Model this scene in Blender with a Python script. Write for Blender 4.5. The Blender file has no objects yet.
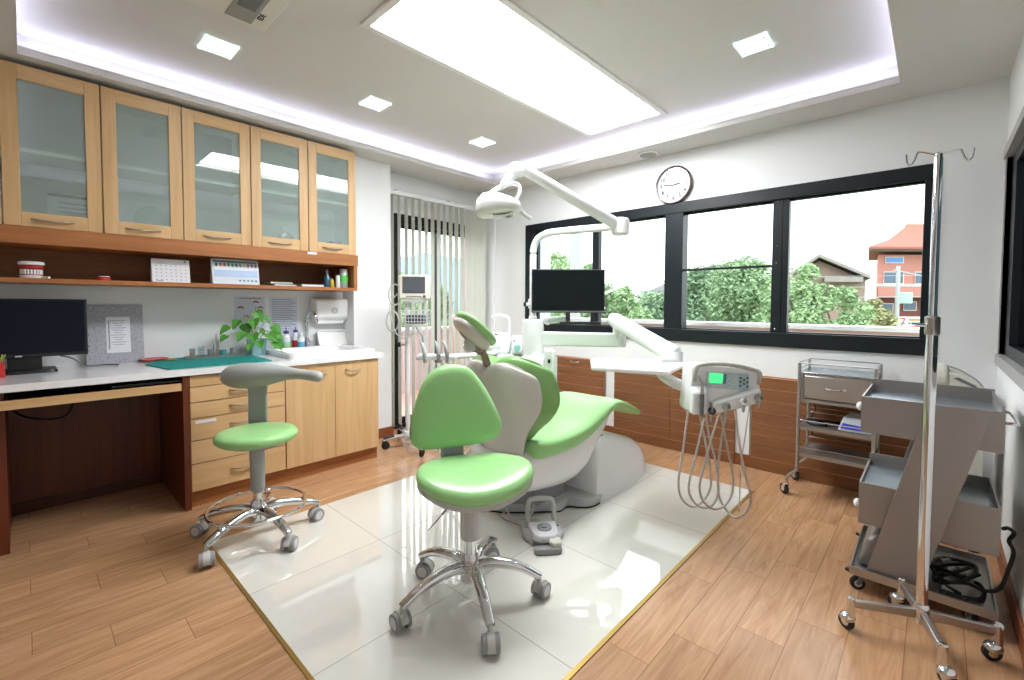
import bpy, bmesh, math, random
from mathutils import Vector, Matrix
PI = math.pi
C = bpy.context.scene.collection
random.seed(7)

# ------------------------------------------------------------------ camera
YAW, PITCH, ROLL, CAMZ = math.radians(42.967), math.radians(2.101), math.radians(0.2456), 1.2
FPX, PCX, PCY = 454.1, 512.0, 320.87
_f = Vector((-math.sin(YAW) * math.cos(PITCH), math.cos(YAW) * math.cos(PITCH), -math.sin(PITCH)))
_r = Vector((math.cos(YAW), math.sin(YAW), 0))
_d = _f.cross(_r)
_r2 = _r * math.cos(ROLL) - _d * math.sin(ROLL)
_d2 = _r * math.sin(ROLL) + _d * math.cos(ROLL)
cam_data = bpy.data.cameras.new('camera')
cam = bpy.data.objects.new('camera', cam_data)
C.objects.link(cam)
cam.matrix_world = Matrix(((_r2.x, -_d2.x, -_f.x, 0), (_r2.y, -_d2.y, -_f.y, 0), (_r2.z, -_d2.z, -_f.z, CAMZ), (0, 0, 0, 1)))
cam_data.sensor_width = 36
cam_data.lens = FPX / 1024 * 36
cam_data.shift_y = -(340 - PCY) / 1024
cam_data.clip_start = 0.02
cam_data.clip_end = 3000
bpy.context.scene.camera = cam

# ------------------------------------------------------------------ daylight, exposure
world = bpy.data.worlds.new('world')
bpy.context.scene.world = world
world.use_nodes = True
wn = world.node_tree
bg = wn.nodes['Background']
bg.inputs[0].default_value = (0.90, 0.95, 1.0, 1)
bg.inputs[1].default_value = 3.0
vs = bpy.context.scene.view_settings
vs.view_transform = 'Standard'
vs.look = 'None'
vs.gamma = 1
vs.use_curve_mapping = False
vs.exposure = 0.38
bpy.context.scene.cycles.use_denoising = True
bpy.context.scene.cycles.max_bounces = 10
bpy.context.scene.cycles.transparent_max_bounces = 24
PANEL_E, LED_E, SPOT_E = 20.0, 10.5, 24.0


def pt(px, py, depth):
    """A point of the place at a measured distance in front of the lens."""
    return Vector((0, 0, CAMZ)) + (_r2 * ((px - PCX) / FPX) + _d2 * ((py - PCY) / FPX) + _f) * depth


# ------------------------------------------------------------------ materials
def lin(c):
    return tuple(((v / 255 + 0.055) / 1.055) ** 2.4 if v / 255 > 0.04045 else v / 255 / 12.92 for v in c)


MATS = {}


def mat(name, rgb, rough=0.5, metal=0.0, coat=0.0, spec=0.5, bump=0.0, bscale=200, emit=None, estr=0.0, vary=0.0, vscale=3.0):
    if name in MATS:
        return MATS[name]
    m = bpy.data.materials.new(name)
    m.use_nodes = True
    nt = m.node_tree
    b = nt.nodes['Principled BSDF']
    col = lin(rgb) + (1,)
    b.inputs['Base Color'].default_value = col
    b.inputs['Roughness'].default_value = rough
    b.inputs['Metallic'].default_value = metal
    b.inputs['Coat Weight'].default_value = coat
    b.inputs['Coat Roughness'].default_value = 0.08
    b.inputs['Specular IOR Level'].default_value = spec
    tc = nt.nodes.new('ShaderNodeTexCoord')
    if bump:
        n = nt.nodes.new('ShaderNodeTexNoise')
        n.inputs['Scale'].default_value = bscale
        n.inputs['Detail'].default_value = 3
        nt.links.new(tc.outputs['Object'], n.inputs['Vector'])
        bp = nt.nodes.new('ShaderNodeBump')
        bp.inputs['Strength'].default_value = bump
        bp.inputs['Distance'].default_value = 0.002
        nt.links.new(n.outputs['Fac'], bp.inputs['Height'])
        nt.links.new(bp.outputs['Normal'], b.inputs['Normal'])
    # a faint tone variation keeps every surface procedural
    n2 = nt.nodes.new('ShaderNodeTexNoise')
    n2.inputs['Scale'].default_value = vscale
    n2.inputs['Detail'].default_value = 4
    nt.links.new(tc.outputs['Object'], n2.inputs['Vector'])
    mx = nt.nodes.new('ShaderNodeMix')
    mx.data_type = 'RGBA'
    v = max(vary, 0.02)
    mx.inputs[6].default_value = tuple(c * (1 - v) for c in col[:3]) + (1,)
    mx.inputs[7].default_value = tuple(min(1, c * (1 + v)) for c in col[:3]) + (1,)
    nt.links.new(n2.outputs['Fac'], mx.inputs[0])
    nt.links.new(mx.outputs[2], b.inputs['Base Color'])
    if emit:
        b.inputs['Emission Color'].default_value = lin(emit) + (1,)
        b.inputs['Emission Strength'].default_value = estr
    MATS[name] = m
    return m


def wood(name, dark, light, axis='Z', rough=0.35, scale=1.0, coat=0.0):
    """Straight grained veneer running along the given object axis."""
    if name in MATS:
        return MATS[name]
    m = bpy.data.materials.new(name)
    m.use_nodes = True
    nt = m.node_tree
    b = nt.nodes['Principled BSDF']
    b.inputs['Roughness'].default_value = rough
    b.inputs['Coat Weight'].default_value = coat
    tc = nt.nodes.new('ShaderNodeTexCoord')
    mp = nt.nodes.new('ShaderNodeMapping')
    s = {'X': (1.3, 22, 22), 'Y': (22, 1.3, 22), 'Z': (22, 22, 1.3)}[axis]
    mp.inputs['Scale'].default_value = tuple(v * scale for v in s)
    nt.links.new(tc.outputs['Object'], mp.inputs['Vector'])
    n = nt.nodes.new('ShaderNodeTexNoise')
    n.inputs['Scale'].default_value = 1.0
    n.inputs['Detail'].default_value = 6
    n.inputs['Roughness'].default_value = 0.65
    n.inputs['Distortion'].default_value = 0.8
    nt.links.new(mp.outputs['Vector'], n.inputs['Vector'])
    r = nt.nodes.new('ShaderNodeValToRGB')
    r.color_ramp.elements[0].position = 0.28
    r.color_ramp.elements[0].color = lin(dark) + (1,)
    r.color_ramp.elements[1].position = 0.72
    r.color_ramp.elements[1].color = lin(light) + (1,)
    nt.links.new(n.outputs['Fac'], r.inputs['Fac'])
    nt.links.new(r.outputs['Color'], b.inputs['Base Color'])
    MATS[name] = m
    return m


def glass(name, tint=(1, 1, 1), ior=1.45, rough=0.0, extra=0.0, milk=0.0):
    if name in MATS:
        return MATS[name]
    m = bpy.data.materials.new(name)
    m.use_nodes = True
    nt = m.node_tree
    nt.nodes.remove(nt.nodes['Principled BSDF'])
    out = nt.nodes['Material Output']
    t = nt.nodes.new('ShaderNodeBsdfTransparent')
    t.inputs[0].default_value = tuple(tint) + (1,)
    g = nt.nodes.new('ShaderNodeBsdfGlossy')
    g.inputs['Roughness'].default_value = rough
    fr = nt.nodes.new('ShaderNodeLayerWeight')
    f0 = ((ior - 1) / (ior + 1)) ** 2 + extra
    pw = nt.nodes.new('ShaderNodeMath')
    pw.operation = 'POWER'
    pw.inputs[1].default_value = 5
    nt.links.new(fr.outputs['Facing'], pw.inputs[0])
    ad = nt.nodes.new('ShaderNodeMath')
    ad.operation = 'MULTIPLY_ADD'
    ad.inputs[1].default_value = 1 - f0
    ad.inputs[2].default_value = f0
    nt.links.new(pw.outputs[0], ad.inputs[0])
    fr.inputs[0].default_value = 0.5
    mx = nt.nodes.new('ShaderNodeMixShader')
    nt.links.new(ad.outputs[0], mx.inputs[0])
    nt.links.new(t.outputs[0], mx.inputs[1])
    nt.links.new(g.outputs[0], mx.inputs[2])
    src = mx
    if milk:
        df = nt.nodes.new('ShaderNodeBsdfDiffuse')
        df.inputs[0].default_value = (0.70, 0.80, 0.77, 1)
        m2 = nt.nodes.new('ShaderNodeMixShader')
        m2.inputs[0].default_value = milk
        nt.links.new(mx.outputs[0], m2.inputs[1])
        nt.links.new(df.outputs[0], m2.inputs[2])
        src = m2
    nt.links.new(src.outputs[0], out.inputs['Surface'])
    MATS[name] = m
    return m


def glow(name, rgb, strength):
    if name in MATS:
        return MATS[name]
    m = bpy.data.materials.new(name)
    m.use_nodes = True
    nt = m.node_tree
    b = nt.nodes['Principled BSDF']
    b.inputs['Base Color'].default_value = lin(rgb) + (1,)
    b.inputs['Emission Color'].default_value = lin(rgb) + (1,)
    b.inputs['Emission Strength'].default_value = strength
    MATS[name] = m
    return m


def node_floor():
    m = bpy.data.materials.new('laminate_floor')
    m.use_nodes = True
    nt = m.node_tree
    L = nt.links
    b = nt.nodes['Principled BSDF']
    N = nt.nodes.new

    def math_(op, a, c=None, d=None):
        n = N('ShaderNodeMath')
        n.operation = op
        for i, v in enumerate((a, c, d)):
            if v is None:
                continue
            if isinstance(v, (int, float)):
                n.inputs[i].default_value = v
            else:
                L.new(v, n.inputs[i])
        return n.outputs[0]
    tc = N('ShaderNodeTexCoord')
    sp = N('ShaderNodeSeparateXYZ')
    L.new(tc.outputs['Object'], sp.inputs[0])
    X, Y = sp.outputs[0], sp.outputs[1]
    rx = math_('DIVIDE', math_('ADD', X, 0.82 + 0.155 * 40), 0.155)
    row = math_('FLOOR', rx)
    fx = math_('SUBTRACT', rx, row)
    ry = math_('DIVIDE', math_('SUBTRACT', math_('ADD', Y, 60.0 - 0.19 + 8.0), math_('MULTIPLY', row, 0.2)), 0.6)
    brd = math_('FLOOR', ry)
    fy = math_('SUBTRACT', ry, brd)
    ex = math_('MINIMUM', fx, math_('SUBTRACT', 1.0, fx))
    ey = math_('MINIMUM', fy, math_('SUBTRACT', 1.0, fy))
    gap = math_('MINIMUM', math_('MULTIPLY', ex, 0.155), math_('MULTIPLY', ey, 0.6))
    gm = math_('LESS_THAN', gap, 0.0012)
    cb = N('ShaderNodeCombineXYZ')
    L.new(row, cb.inputs[0])
    L.new(brd, cb.inputs[1])
    wn_ = N('ShaderNodeTexWhiteNoise')
    L.new(cb.outputs[0], wn_.inputs['Vector'])
    rnd = wn_.outputs['Value']
    # grain, shifted per board
    off = N('ShaderNodeCombineXYZ')
    L.new(math_('MULTIPLY', rnd, 37.0), off.inputs[0])
    L.new(math_('MULTIPLY', rnd, 91.0), off.inputs[1])
    mp = N('ShaderNodeMapping')
    mp.inputs['Scale'].default_value = (26, 2.2, 1)
    L.new(tc.outputs['Object'], mp.inputs['Vector'])
    av = N('ShaderNodeVectorMath')
    L.new(mp.outputs[0], av.inputs[0])
    L.new(off.outputs[0], av.inputs[1])
    n = N('ShaderNodeTexNoise')
    n.inputs['Scale'].default_value = 1
    n.inputs['Detail'].default_value = 7
    n.inputs['Roughness'].default_value = 0.62
    n.inputs['Distortion'].default_value = 1.6
    L.new(av.outputs[0], n.inputs['Vector'])
    r = N('ShaderNodeValToRGB')
    r.color_ramp.elements[0].position = 0.3
    r.color_ramp.elements[0].color = lin((166, 122, 86)) + (1,)
    r.color_ramp.elements[1].position = 0.7
    r.color_ramp.elements[1].color = lin((198, 156, 118)) + (1,)
    L.new(n.outputs['Fac'], r.inputs['Fac'])
    hs = N('ShaderNodeHueSaturation')
    L.new(r.outputs[0], hs.inputs['Color'])
    L.new(math_('MULTIPLY_ADD', rnd, 0.16, 0.92), hs.inputs['Value'])
    mx = N('ShaderNodeMix')
    mx.data_type = 'RGBA'
    L.new(math_('MULTIPLY', gm, 0.6), mx.inputs[0])
    L.new(hs.outputs[0], mx.inputs[6])
    mx.inputs[7].default_value = lin((96, 58, 34)) + (1,)
    L.new(mx.outputs[2], b.inputs['Base Color'])
    b.inputs['Roughness'].default_value = 0.26
    b.inputs['Specular IOR Level'].default_value = 0.4
    return m


def node_tiles():
    m = bpy.data.materials.new('polished_tiles')
    m.use_nodes = True
    nt = m.node_tree
    L = nt.links
    b = nt.nodes['Principled BSDF']
    N = nt.nodes.new
    tc = N('ShaderNodeTexCoord')
    mp = N('ShaderNodeMapping')
    mp.inputs['Location'].default_value = (2.03 + 6, 6 - 0.0, 0)
    L.new(tc.outputs['Object'], mp.inputs['Vector'])
    br = N('ShaderNodeTexBrick')
    br.offset = 0
    br.inputs['Scale'].default_value = 1
    br.inputs['Brick Width'].default_value = 0.6
    br.inputs['Row Height'].default_value = 0.6
    br.inputs['Mortar Size'].default_value = 0.0014
    br.inputs['Mortar Smooth'].default_value = 0
    br.inputs['Color1'].default_value = lin((226, 224, 215)) + (1,)
    br.inputs['Color2'].default_value = lin((222, 220, 212)) + (1,)
    br.inputs['Mortar'].default_value = lin((150, 150, 142)) + (1,)
    L.new(mp.outputs[0], br.inputs['Vector'])
    n = N('ShaderNodeTexNoise')
    n.inputs['Scale'].default_value = 5
    n.inputs['Detail'].default_value = 8
    n.inputs['Distortion'].default_value = 2
    L.new(tc.outputs['Object'], n.inputs['Vector'])
    hs = N('ShaderNodeHueSaturation')
    L.new(br.outputs['Color'], hs.inputs['Color'])
    ma = N('ShaderNodeMath')
    ma.operation = 'MULTIPLY_ADD'
    ma.inputs[1].default_value = 0.06
    ma.inputs[2].default_value = 0.96
    L.new(n.outputs['Fac'], ma.inputs[0])
    L.new(ma.outputs[0], hs.inputs['Value'])
    L.new(hs.outputs[0], b.inputs['Base Color'])
    b.inputs['Roughness'].default_value = 0.02
    b.inputs['Specular IOR Level'].default_value = 0.6
    b.inputs['Coat Weight'].default_value = 1.0
    b.inputs['Coat Roughness'].default_value = 0.01
    b.inputs['Coat IOR'].default_value = 1.55
    return m


WALL = mat('wall_paint', (232, 233, 233), 0.75, bump=0.25, bscale=160)
CEIL = mat('ceiling_paint', (218, 216, 212), 0.85)
OAK = wood('light_oak', (198, 158, 108), (220, 184, 136), 'Z', 0.4)
OAKY = wood('light_oak_rail', (198, 158, 108), (220, 184, 136), 'Y', 0.4)
TEAK = wood('brown_teak', (150, 92, 48), (184, 120, 70), 'Y', 0.4)
TEAKX = wood('brown_teak_planks', (116, 72, 42), (148, 98, 60), 'X', 0.35)
MAHOG = wood('dark_reddish_panel', (84, 34, 16), (112, 52, 26), 'Z', 0.4)
BASEB = wood('brown_baseboard', (120, 66, 36), (146, 86, 50), 'Y', 0.4)
WHITE = mat('white_plastic', (236, 237, 236), 0.3, coat=0.3)
WHITEM = mat('white_matt', (236, 236, 234), 0.6)
SHELL = mat('ivory_grey_shell', (206, 203, 196), 0.38, coat=0.2)
GREYP = mat('grey_plastic', (160, 166, 164), 0.45)
GREYL = mat('light_grey_plastic', (192, 193, 190), 0.45)
GREYD = mat('dark_grey_plastic', (104, 106, 108), 0.5)
BRONZE = mat('taupe_metal', (140, 128, 116), 0.35, metal=0.5)
BLACK = mat('black_plastic', (22, 23, 25), 0.4)
BLACKF = mat('black_window_frame', (18, 25, 30), 0.4, vary=0.1, spec=.35)
SCREEN = mat('black_screen', (8, 16, 20), 0.25, spec=0.25)
GREEN = mat('green_vinyl', (154, 208, 136), 0.36, coat=0.08, bump=0.08, bscale=350)
CHROME = mat('chrome', (215, 216, 218), 0.1, metal=1.0)
STEEL = mat('brushed_steel', (176, 172, 168), 0.34, metal=0.9, bump=0.1, bscale=90)
STEELP = mat('grey_steel_sheet', (150, 144, 140), 0.42, metal=0.6, bump=0.1, bscale=120)
STEELB = mat('bluish_steel_top', (170, 182, 190), 0.25, metal=0.85)
NICKEL = mat('satin_nickel', (178, 172, 160), 0.28, metal=1.0)
HOSE = mat('grey_hose', (188, 184, 178), 0.45)
RUBBER = mat('black_rubber', (30, 30, 30), 0.7)
GLASSW = glass('window_glass', (0.97, 0.99, 0.98), 1.2)
GLASSC = glass('cabinet_glass', (0.90, 0.96, 0.94), 1.45, 0.0, 0.04, 0.2)
GLASSJ = glass('clear_glass', (0.85, 0.92, 0.92), 1.45, 0.0, 0.03)
PAPER = mat('paper', (232, 234, 240), 0.8)
INKG = mat('grey_ink', (140, 146, 160), 0.8)
INKB = mat('black_ink', (40, 42, 48), 0.8)
RED = mat('red', (190, 42, 40), 0.4)
WORKTOP = mat('white_worktop', (238, 239, 240), 0.18, coat=0.4)
CERAMIC = mat('white_ceramic', (240, 241, 243), 0.12, coat=0.6)
TEAL = mat('teal_cloth', (0, 134, 128), 0.85, bump=0.4, bscale=300)
BRASS = mat('brass_strip', (180, 150, 88), 0.35, metal=0.9)


# ------------------------------------------------------------------ mesh building
class B:
    """Collects shapes and links them as one mesh object; world coordinates unless local=True."""

    def __init__(self):
        self.bm = bmesh.new()
        self.mi = 0

    def m(self, i):
        self.mi = i
        return self

    def _tag(self, faces):
        for f in faces:
            f.material_index = self.mi
            f.smooth = True

    def box(self, x0, x1, y0, y1, z0, z1):
        vs_ = [self.bm.verts.new(p) for p in ((x0, y0, z0), (x1, y0, z0), (x1, y1, z0), (x0, y1, z0), (x0, y0, z1), (x1, y0, z1), (x1, y1, z1), (x0, y1, z1))]
        self._tag([self.bm.faces.new([vs_[i] for i in q]) for q in ((3, 2, 1, 0), (4, 5, 6, 7), (0, 1, 5, 4), (1, 2, 6, 5), (2, 3, 7, 6), (3, 0, 4, 7))])
        return self

    def obox(self, c, size, M=None):
        """A box of the given size about c, turned by M."""
        M = M or Matrix.Identity(3)
        a, b_, h = (s / 2 for s in size)
        vs_ = [self.bm.verts.new(Vector(c) + M @ Vector(p)) for p in ((-a, -b_, -h), (a, -b_, -h), (a, b_, -h), (-a, b_, -h), (-a, -b_, h), (a, -b_, h), (a, b_, h), (-a, b_, h))]
        self._tag([self.bm.faces.new([vs_[i] for i in q]) for q in ((3, 2, 1, 0), (4, 5, 6, 7), (0, 1, 5, 4), (1, 2, 6, 5), (2, 3, 7, 6), (3, 0, 4, 7))])
        return self

    def skin(self, rings, caps=True, loop=False):
        R = [[self.bm.verts.new(p) for p in r] for r in rings]
        fs = []
        n = len(R[0])
        k = len(R)
        for i in range(k if loop else k - 1):
            a, b_ = R[i], R[(i + 1) % k]
            for j in range(n):
                fs.append(self.bm.faces.new((a[j], a[(j + 1) % n], b_[(j + 1) % n], b_[j])))
        if caps and not loop:
            if caps != 'end':
                fs.append(self.bm.faces.new(list(reversed(R[0]))))
            fs.append(self.bm.faces.new(R[-1]))
        self._tag(fs)
        return self

    def prism(self, pts, off):
        """A flat outline of 3D points pushed by the vector off."""
        off = Vector(off)
        return self.skin([[Vector(p) for p in pts], [Vector(p) + off for p in pts]])

    def tube(self, pts, r, seg=10, up=(0, 0, 1), caps=True, loop=False):
        """A tube through the points; r a number, or one (side, up) radius pair or number per point."""
        P = [Vector(p) for p in pts]
        n = len(P)
        rr = r if isinstance(r, (list, tuple)) else [r] * n
        rings = []
        upv = Vector(up)
        prev = None
        for i in range(n):
            if loop:
                t = P[(i + 1) % n] - P[i - 1]
            else:
                t = P[min(i + 1, n - 1)] - P[max(i - 1, 0)]
            t.normalize()
            s = t.cross(upv)
            if s.length < 0.05:
                s = prev.copy() if prev is not None else t.cross(Vector((0, 1, 0)) if abs(t.y) < 0.9 else Vector((1, 0, 0)))
            s.normalize()
            if prev is not None and s.dot(prev) < 0:
                s = -s
            prev = s
            u = s.cross(t).normalized()
            a, b_ = rr[i] if isinstance(rr[i], (list, tuple)) else (rr[i], rr[i])
            rings.append([P[i] + s * (a * math.cos(2 * PI * k / seg)) + u * (b_ * math.sin(2 * PI * k / seg)) for k in range(seg)])
        return self.skin(rings, caps, loop)

    def cyl(self, c, r, h, seg=24, axis=(0, 0, 1), r2=None):
        a = Vector(axis).normalized()
        c = Vector(c)
        return self.lathe([(r, 0), (r if r2 is None else r2, h)], c, a, seg)

    def lathe(self, prof, c=(0, 0, 0), axis=(0, 0, 1), seg=24, squash=(1, 1), caps=True):
        a = Vector(axis).normalized()
        s = a.orthogonal().normalized() if abs(a.z) < 0.99 else Vector((1, 0, 0))
        u = a.cross(s)
        c = Vector(c)
        return self.skin([[c + a * z + s * (max(r, 1e-4) * squash[0] * math.cos(2 * PI * k / seg)) + u * (max(r, 1e-4) * squash[1] * math.sin(2 * PI * k / seg)) for k in range(seg)] for r, z in prof], caps)

    def ball(self, c, r, seg=16, M=None, n=8):
        """An ellipsoid; r a number or three radii."""
        r = (r, r, r) if isinstance(r, (int, float)) else r
        M = M or Matrix.Identity(3)
        c = Vector(c)
        rings = []
        for i in range(n + 1):
            t = -PI / 2 + PI * i / n
            ct = max(math.cos(t), 0.01)
            rings.append([c + M @ Vector((r[0] * ct * math.cos(2 * PI * k / seg), r[1] * ct * math.sin(2 * PI * k / seg), r[2] * math.sin(t))) for k in range(seg)])
        return self.skin(rings)

    def text(self, s, size, M, ext=0.0008, align='CENTER', bold=0.0):
        cu = bpy.data.curves.new('t', 'FONT')
        cu.body = s
        cu.size = size
        cu.extrude = ext
        cu.offset = bold
        cu.align_x = align
        cu.align_y = 'CENTER'
        cu.resolution_u = 2
        o = bpy.data.objects.new('t', cu)
        C.objects.link(o)
        dg = bpy.context.evaluated_depsgraph_get()
        me = bpy.data.meshes.new_from_object(o.evaluated_get(dg))
        me.transform(M)
        n0 = len(self.bm.faces)
        self.bm.from_mesh(me)
        self.bm.faces.ensure_lookup_table()
        for f in self.bm.faces[n0:]:
            f.material_index = self.mi
        bpy.data.objects.remove(o)
        bpy.data.curves.remove(cu)
        bpy.data.meshes.remove(me)
        return self

    def build(self, name, mats, parent=None, bevel=0.0, seg=2, subsurf=0, sharp=35, local=False):
        bmesh.ops.recalc_face_normals(self.bm, faces=self.bm.faces)
        me = bpy.data.meshes.new(name)
        self.bm.to_mesh(me)
        self.bm.free()
        for x in (mats if isinstance(mats, (list, tuple)) else [mats]):
            me.materials.append(x)
        o = bpy.data.objects.new(name, me)
        C.objects.link(o)
        if parent is not None:
            o.parent = parent
            if not local:
                off = Vector((0, 0, 0))
                p = parent
                while p is not None:
                    off += p.location
                    p = p.parent
                me.transform(Matrix.Translation(-off))
        if bevel:
            md = o.modifiers.new('bevel', 'BEVEL')
            md.width = bevel
            md.segments = seg
            md.limit_method = 'ANGLE'
            md.angle_limit = math.radians(40)
        if subsurf:
            md = o.modifiers.new('subsurf', 'SUBSURF')
            md.levels = subsurf
            md.render_levels = subsurf
        if sharp is not None and not subsurf:
            me.set_sharp_from_angle(angle=math.radians(sharp))
        return o


def tag(o, label=None, cat=None, group=None, kind=None):
    if label:
        o['label'] = label
    if cat:
        o['category'] = cat
    if group:
        o['group'] = group
    if kind:
        o['kind'] = kind
    return o


def thing(name, label, cat, loc=(0, 0, 0), group=None):
    o = bpy.data.objects.new(name, None)
    o.empty_display_size = 0.05
    C.objects.link(o)
    o.location = loc
    return tag(o, label, cat, group)


def struct(name, b, mats, **k):
    o = b.build(name, mats, **k)
    o['kind'] = 'structure'
    return o


def copy_tree(o, parent=None):
    c = o.copy()
    C.objects.link(c)
    if parent is not None:
        c.parent = parent
    for ch in [x for x in bpy.data.objects if x.parent == o]:
        copy_tree(ch, c)
    return c


def smooth_path(P, k=6):
    """Catmull-Rom through the points."""
    P = [Vector(p) for p in P]
    out = []
    for i in range(len(P) - 1):
        a, b_, c, d = P[max(i - 1, 0)], P[i], P[i + 1], P[min(i + 2, len(P) - 1)]
        for j in range(k):
            t = j / k
            out.append(0.5 * ((2 * b_) + (c - a) * t + (2 * a - 5 * b_ + 4 * c - d) * t * t + (3 * b_ - a - 3 * c + d) * t ** 3))
    out.append(P[-1])
    return out


def rotz(a):
    return Matrix.Rotation(a, 3, 'Z')


def wall_M(origin, face='+X', size=1):
    """Text placed upright on a surface that faces the given way."""
    rot = {'+X': Matrix.Rotation(PI / 2, 4, 'Z'), '-Y': Matrix.Identity(4), '-X': Matrix.Rotation(-PI / 2, 4, 'Z')}[face]
    return Matrix.Translation(origin) @ rot @ Matrix.Rotation(PI / 2, 4, 'X')
# ------------------------------------------------------------------ the room
XL, XR, YF, YB, ZC, ZU = -3.8, 0.26, -1.7, 3.65, 2.44, 2.58
struct('floor', B().box(XL - .2, XR + .2, YF - .2, YB + .15, -0.12, 0), node_floor())
struct('floor_tiles', B().box(-2.63, -0.83, 0.6, 3.18, -0.01, 0.002), node_tiles())
struct('trim_1', B().box(-0.838, -0.822, 0.592, 3.18, -0.005, 0.004).box(-2.64, -0.822, 0.588, 0.602, -0.005, 0.004), BRASS)

# left wall with the balcony door opening
D0, D1, DH = 2.38, 3.60, 2.06
w = B().box(XL - .18, XL, YF, D0, 0, 2.7).box(XL - .18, XL, D1, YB + .18, 0, 2.7).box(XL - .18, XL, D0, D1, DH, 2.7)
struct('wall_left', w, WALL)
struct('trim_2', B().box(XL, -3.6, 1.9, 2.26, 0, ZC), WALL)          # pier beside the balcony door
# back wall with the long window opening
W0, W1, WZ0, WZ1 = -3.195, -0.012, 0.904, 2.032
w = B().box(XL - .18, W0 + .01, YB, YB + .18, 0, 2.7).box(W1 - .01, XR + .18, YB, YB + .18, 0, 2.7)
w.box(W0 + .01, W1 - .01, YB, YB + .18, 0, WZ0 + .01).box(W0 + .01, W1 - .01, YB, YB + .18, WZ1 - .01, 2.7)
struct('wall_back', w, WALL)
# right wall with its window opening
w = B().box(XR, XR + .18, 3.6, YB, 0, 2.7).box(XR, XR + .18, YF, 1.6, 0, 2.7).box(XR, XR + .18, 1.6, 3.6, 0, .93).box(XR, XR + .18, 1.6, 3.6, 2.0, 2.7)
struct('wall_right', w, WALL)
struct('wall_front', B().box(XL - .18, XR + .18, YF - .18, YF, 0, 2.7), WALL)
struct('trim_3', B().box(XL, XL + .14, YB - .02, YB, 0, ZC), WALL)

# ceiling: raised coffer inside a lower border with a light trough
CX0, CX1, CY0, CY1 = -3.385, -0.178, 0.006, 3.345
cl = B()
cl.box(XL, CX0, YF, YB, ZC, ZC + .03).box(CX1, XR, YF, YB, ZC, ZC + .03)
cl.box(CX0, CX1, CY1, YB, ZC, ZC + .03).box(CX0, CX1, YF, CY0, ZC, ZC + .03)
for a in ((CX0 - .012, CX0, CY0 - .012, CY1 + .012), (CX1, CX1 + .012, CY0 - .012, CY1 + .012), (CX0, CX1, CY1, CY1 + .012), (CX0, CX1, CY0 - .012, CY0)):
    cl.box(a[0], a[1], a[2], a[3], ZC + .0305, ZC + .042)
t = .12
cl.box(XL, CX0 - t, YF, YB, ZC + .03, ZU).box(CX1 + t, XR, YF, YB, ZC + .03, ZU)
cl.box(CX0 - t, CX1 + t, CY1 + t, YB, ZC + .03, ZU).box(CX0 - t, CX1 + t, YF, CY0 - t, ZC + .03, ZU)
# raised part, cut for the light panel
PX0, PX1, PY0, PY1 = -2.085, -1.478, 1.19, 3.145
cl.box(XL, PX0, YF, YB, ZU, ZU + .12).box(PX1, XR, YF, YB, ZU, ZU + .12)
cl.box(PX0, PX1, YF, PY0, ZU, ZU + .12).box(PX0, PX1, PY1, YB, ZU, ZU + .12).box(PX0, PX1, PY0, PY1, ZU + .1, ZU + .12)
struct('ceiling', cl, CEIL)
# LED strips lying in the trough
LEDM = glow('led_strip', (222, 222, 255), LED_E)
for k, (a, lab) in enumerate((((CX0 - .06, CX0 - .045, CY0, CY1), 'white light strip in the ceiling cove above the wall cabinets'),
                              ((CX1 + .045, CX1 + .06, CY0, CY1), 'white light strip in the ceiling cove on the side of the drip stand'),
                              ((CX0, CX1, CY1 + .045, CY1 + .06), 'white light strip in the ceiling cove above the long window'),
                              ((CX0, CX1, CY0 - .06, CY0 - .045), 'white light strip in the near ceiling cove above the desk end'))):
    tag(B().box(a[0], a[1], a[2], a[3], ZC + .03, ZC + .04).build('cove_light', LEDM), lab, 'light', 'strips in the ceiling cove')

# large light panel
r = thing('ceiling_light_panel', 'large rectangular white light panel in the middle of the ceiling', 'ceiling light', ((PX0 + PX1) / 2, (PY0 + PY1) / 2, ZU))
B().box(PX0 + .005, PX1 - .005, PY0 + .005, PY1 - .005, ZU + .03, ZU + .04).build('diffuser', glow('panel_glow', (250, 252, 255), PANEL_E), r)
f = B()
for a in ((PX0 - .03, PX0 + .006, PY0 - .03, PY1 + .03), (PX1 - .006, PX1 + .03, PY0 - .03, PY1 + .03), (PX0, PX1, PY0 - .03, PY0 + .006), (PX0, PX1, PY1 - .006, PY1 + .03)):
    f.box(a[0], a[1], a[2], a[3], ZU - .012, ZU + .001)
f.build('frame', WHITEM, r)


def downlight(x, y, lab):
    r = thing('recessed_downlight', lab, 'ceiling light', (x, y, ZU), 'square downlights in the ceiling')
    h = .077
    f = B()
    for a in ((-h, -h + .014, -h, h), (h - .014, h, -h, h), (-h, h, -h, -h + .014), (-h, h, h - .014, h)):
        f.box(x + a[0], x + a[1], y + a[2], y + a[3], ZU - .012, ZU)
    f.build('frame', glow('lit_frame_glass', (214, 240, 240), 1.1), r)
    B().box(x - h + .024, x + h - .024, y - h + .02, y + h - .02, ZU - .006, ZU - .003).build('lamp_glass', glow('spot_glow', (250, 255, 255), SPOT_E), r)
    B().box(x - h + .014, x + h - .014, y - h + .014, y + h - .014, ZU - .0028, ZU - .0008).build('reflector', MATS['lit_frame_glass'], r)
    for sx in (-1, 1):
        for sy in (-1, 1):
            B().box(x + sx * .057 - .006, x + sx * .057 + .006, y + sy * .045 - .010, y + sy * .045 + .010, ZU - .010, ZU - .0055).build('clip', GREYP, r)
    return r


downlight(-2.86, .745, 'square downlight nearest the air conditioner, above the desk end')
downlight(-2.86, 1.68, 'square downlight between the light panel and the wall cabinets, middle of its row of three')
downlight(-2.86, 2.69, 'square downlight beside the cove corner, nearest the blinds')
downlight(-.74, 2.66, 'square downlight alone on the window side of the big light panel')

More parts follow.
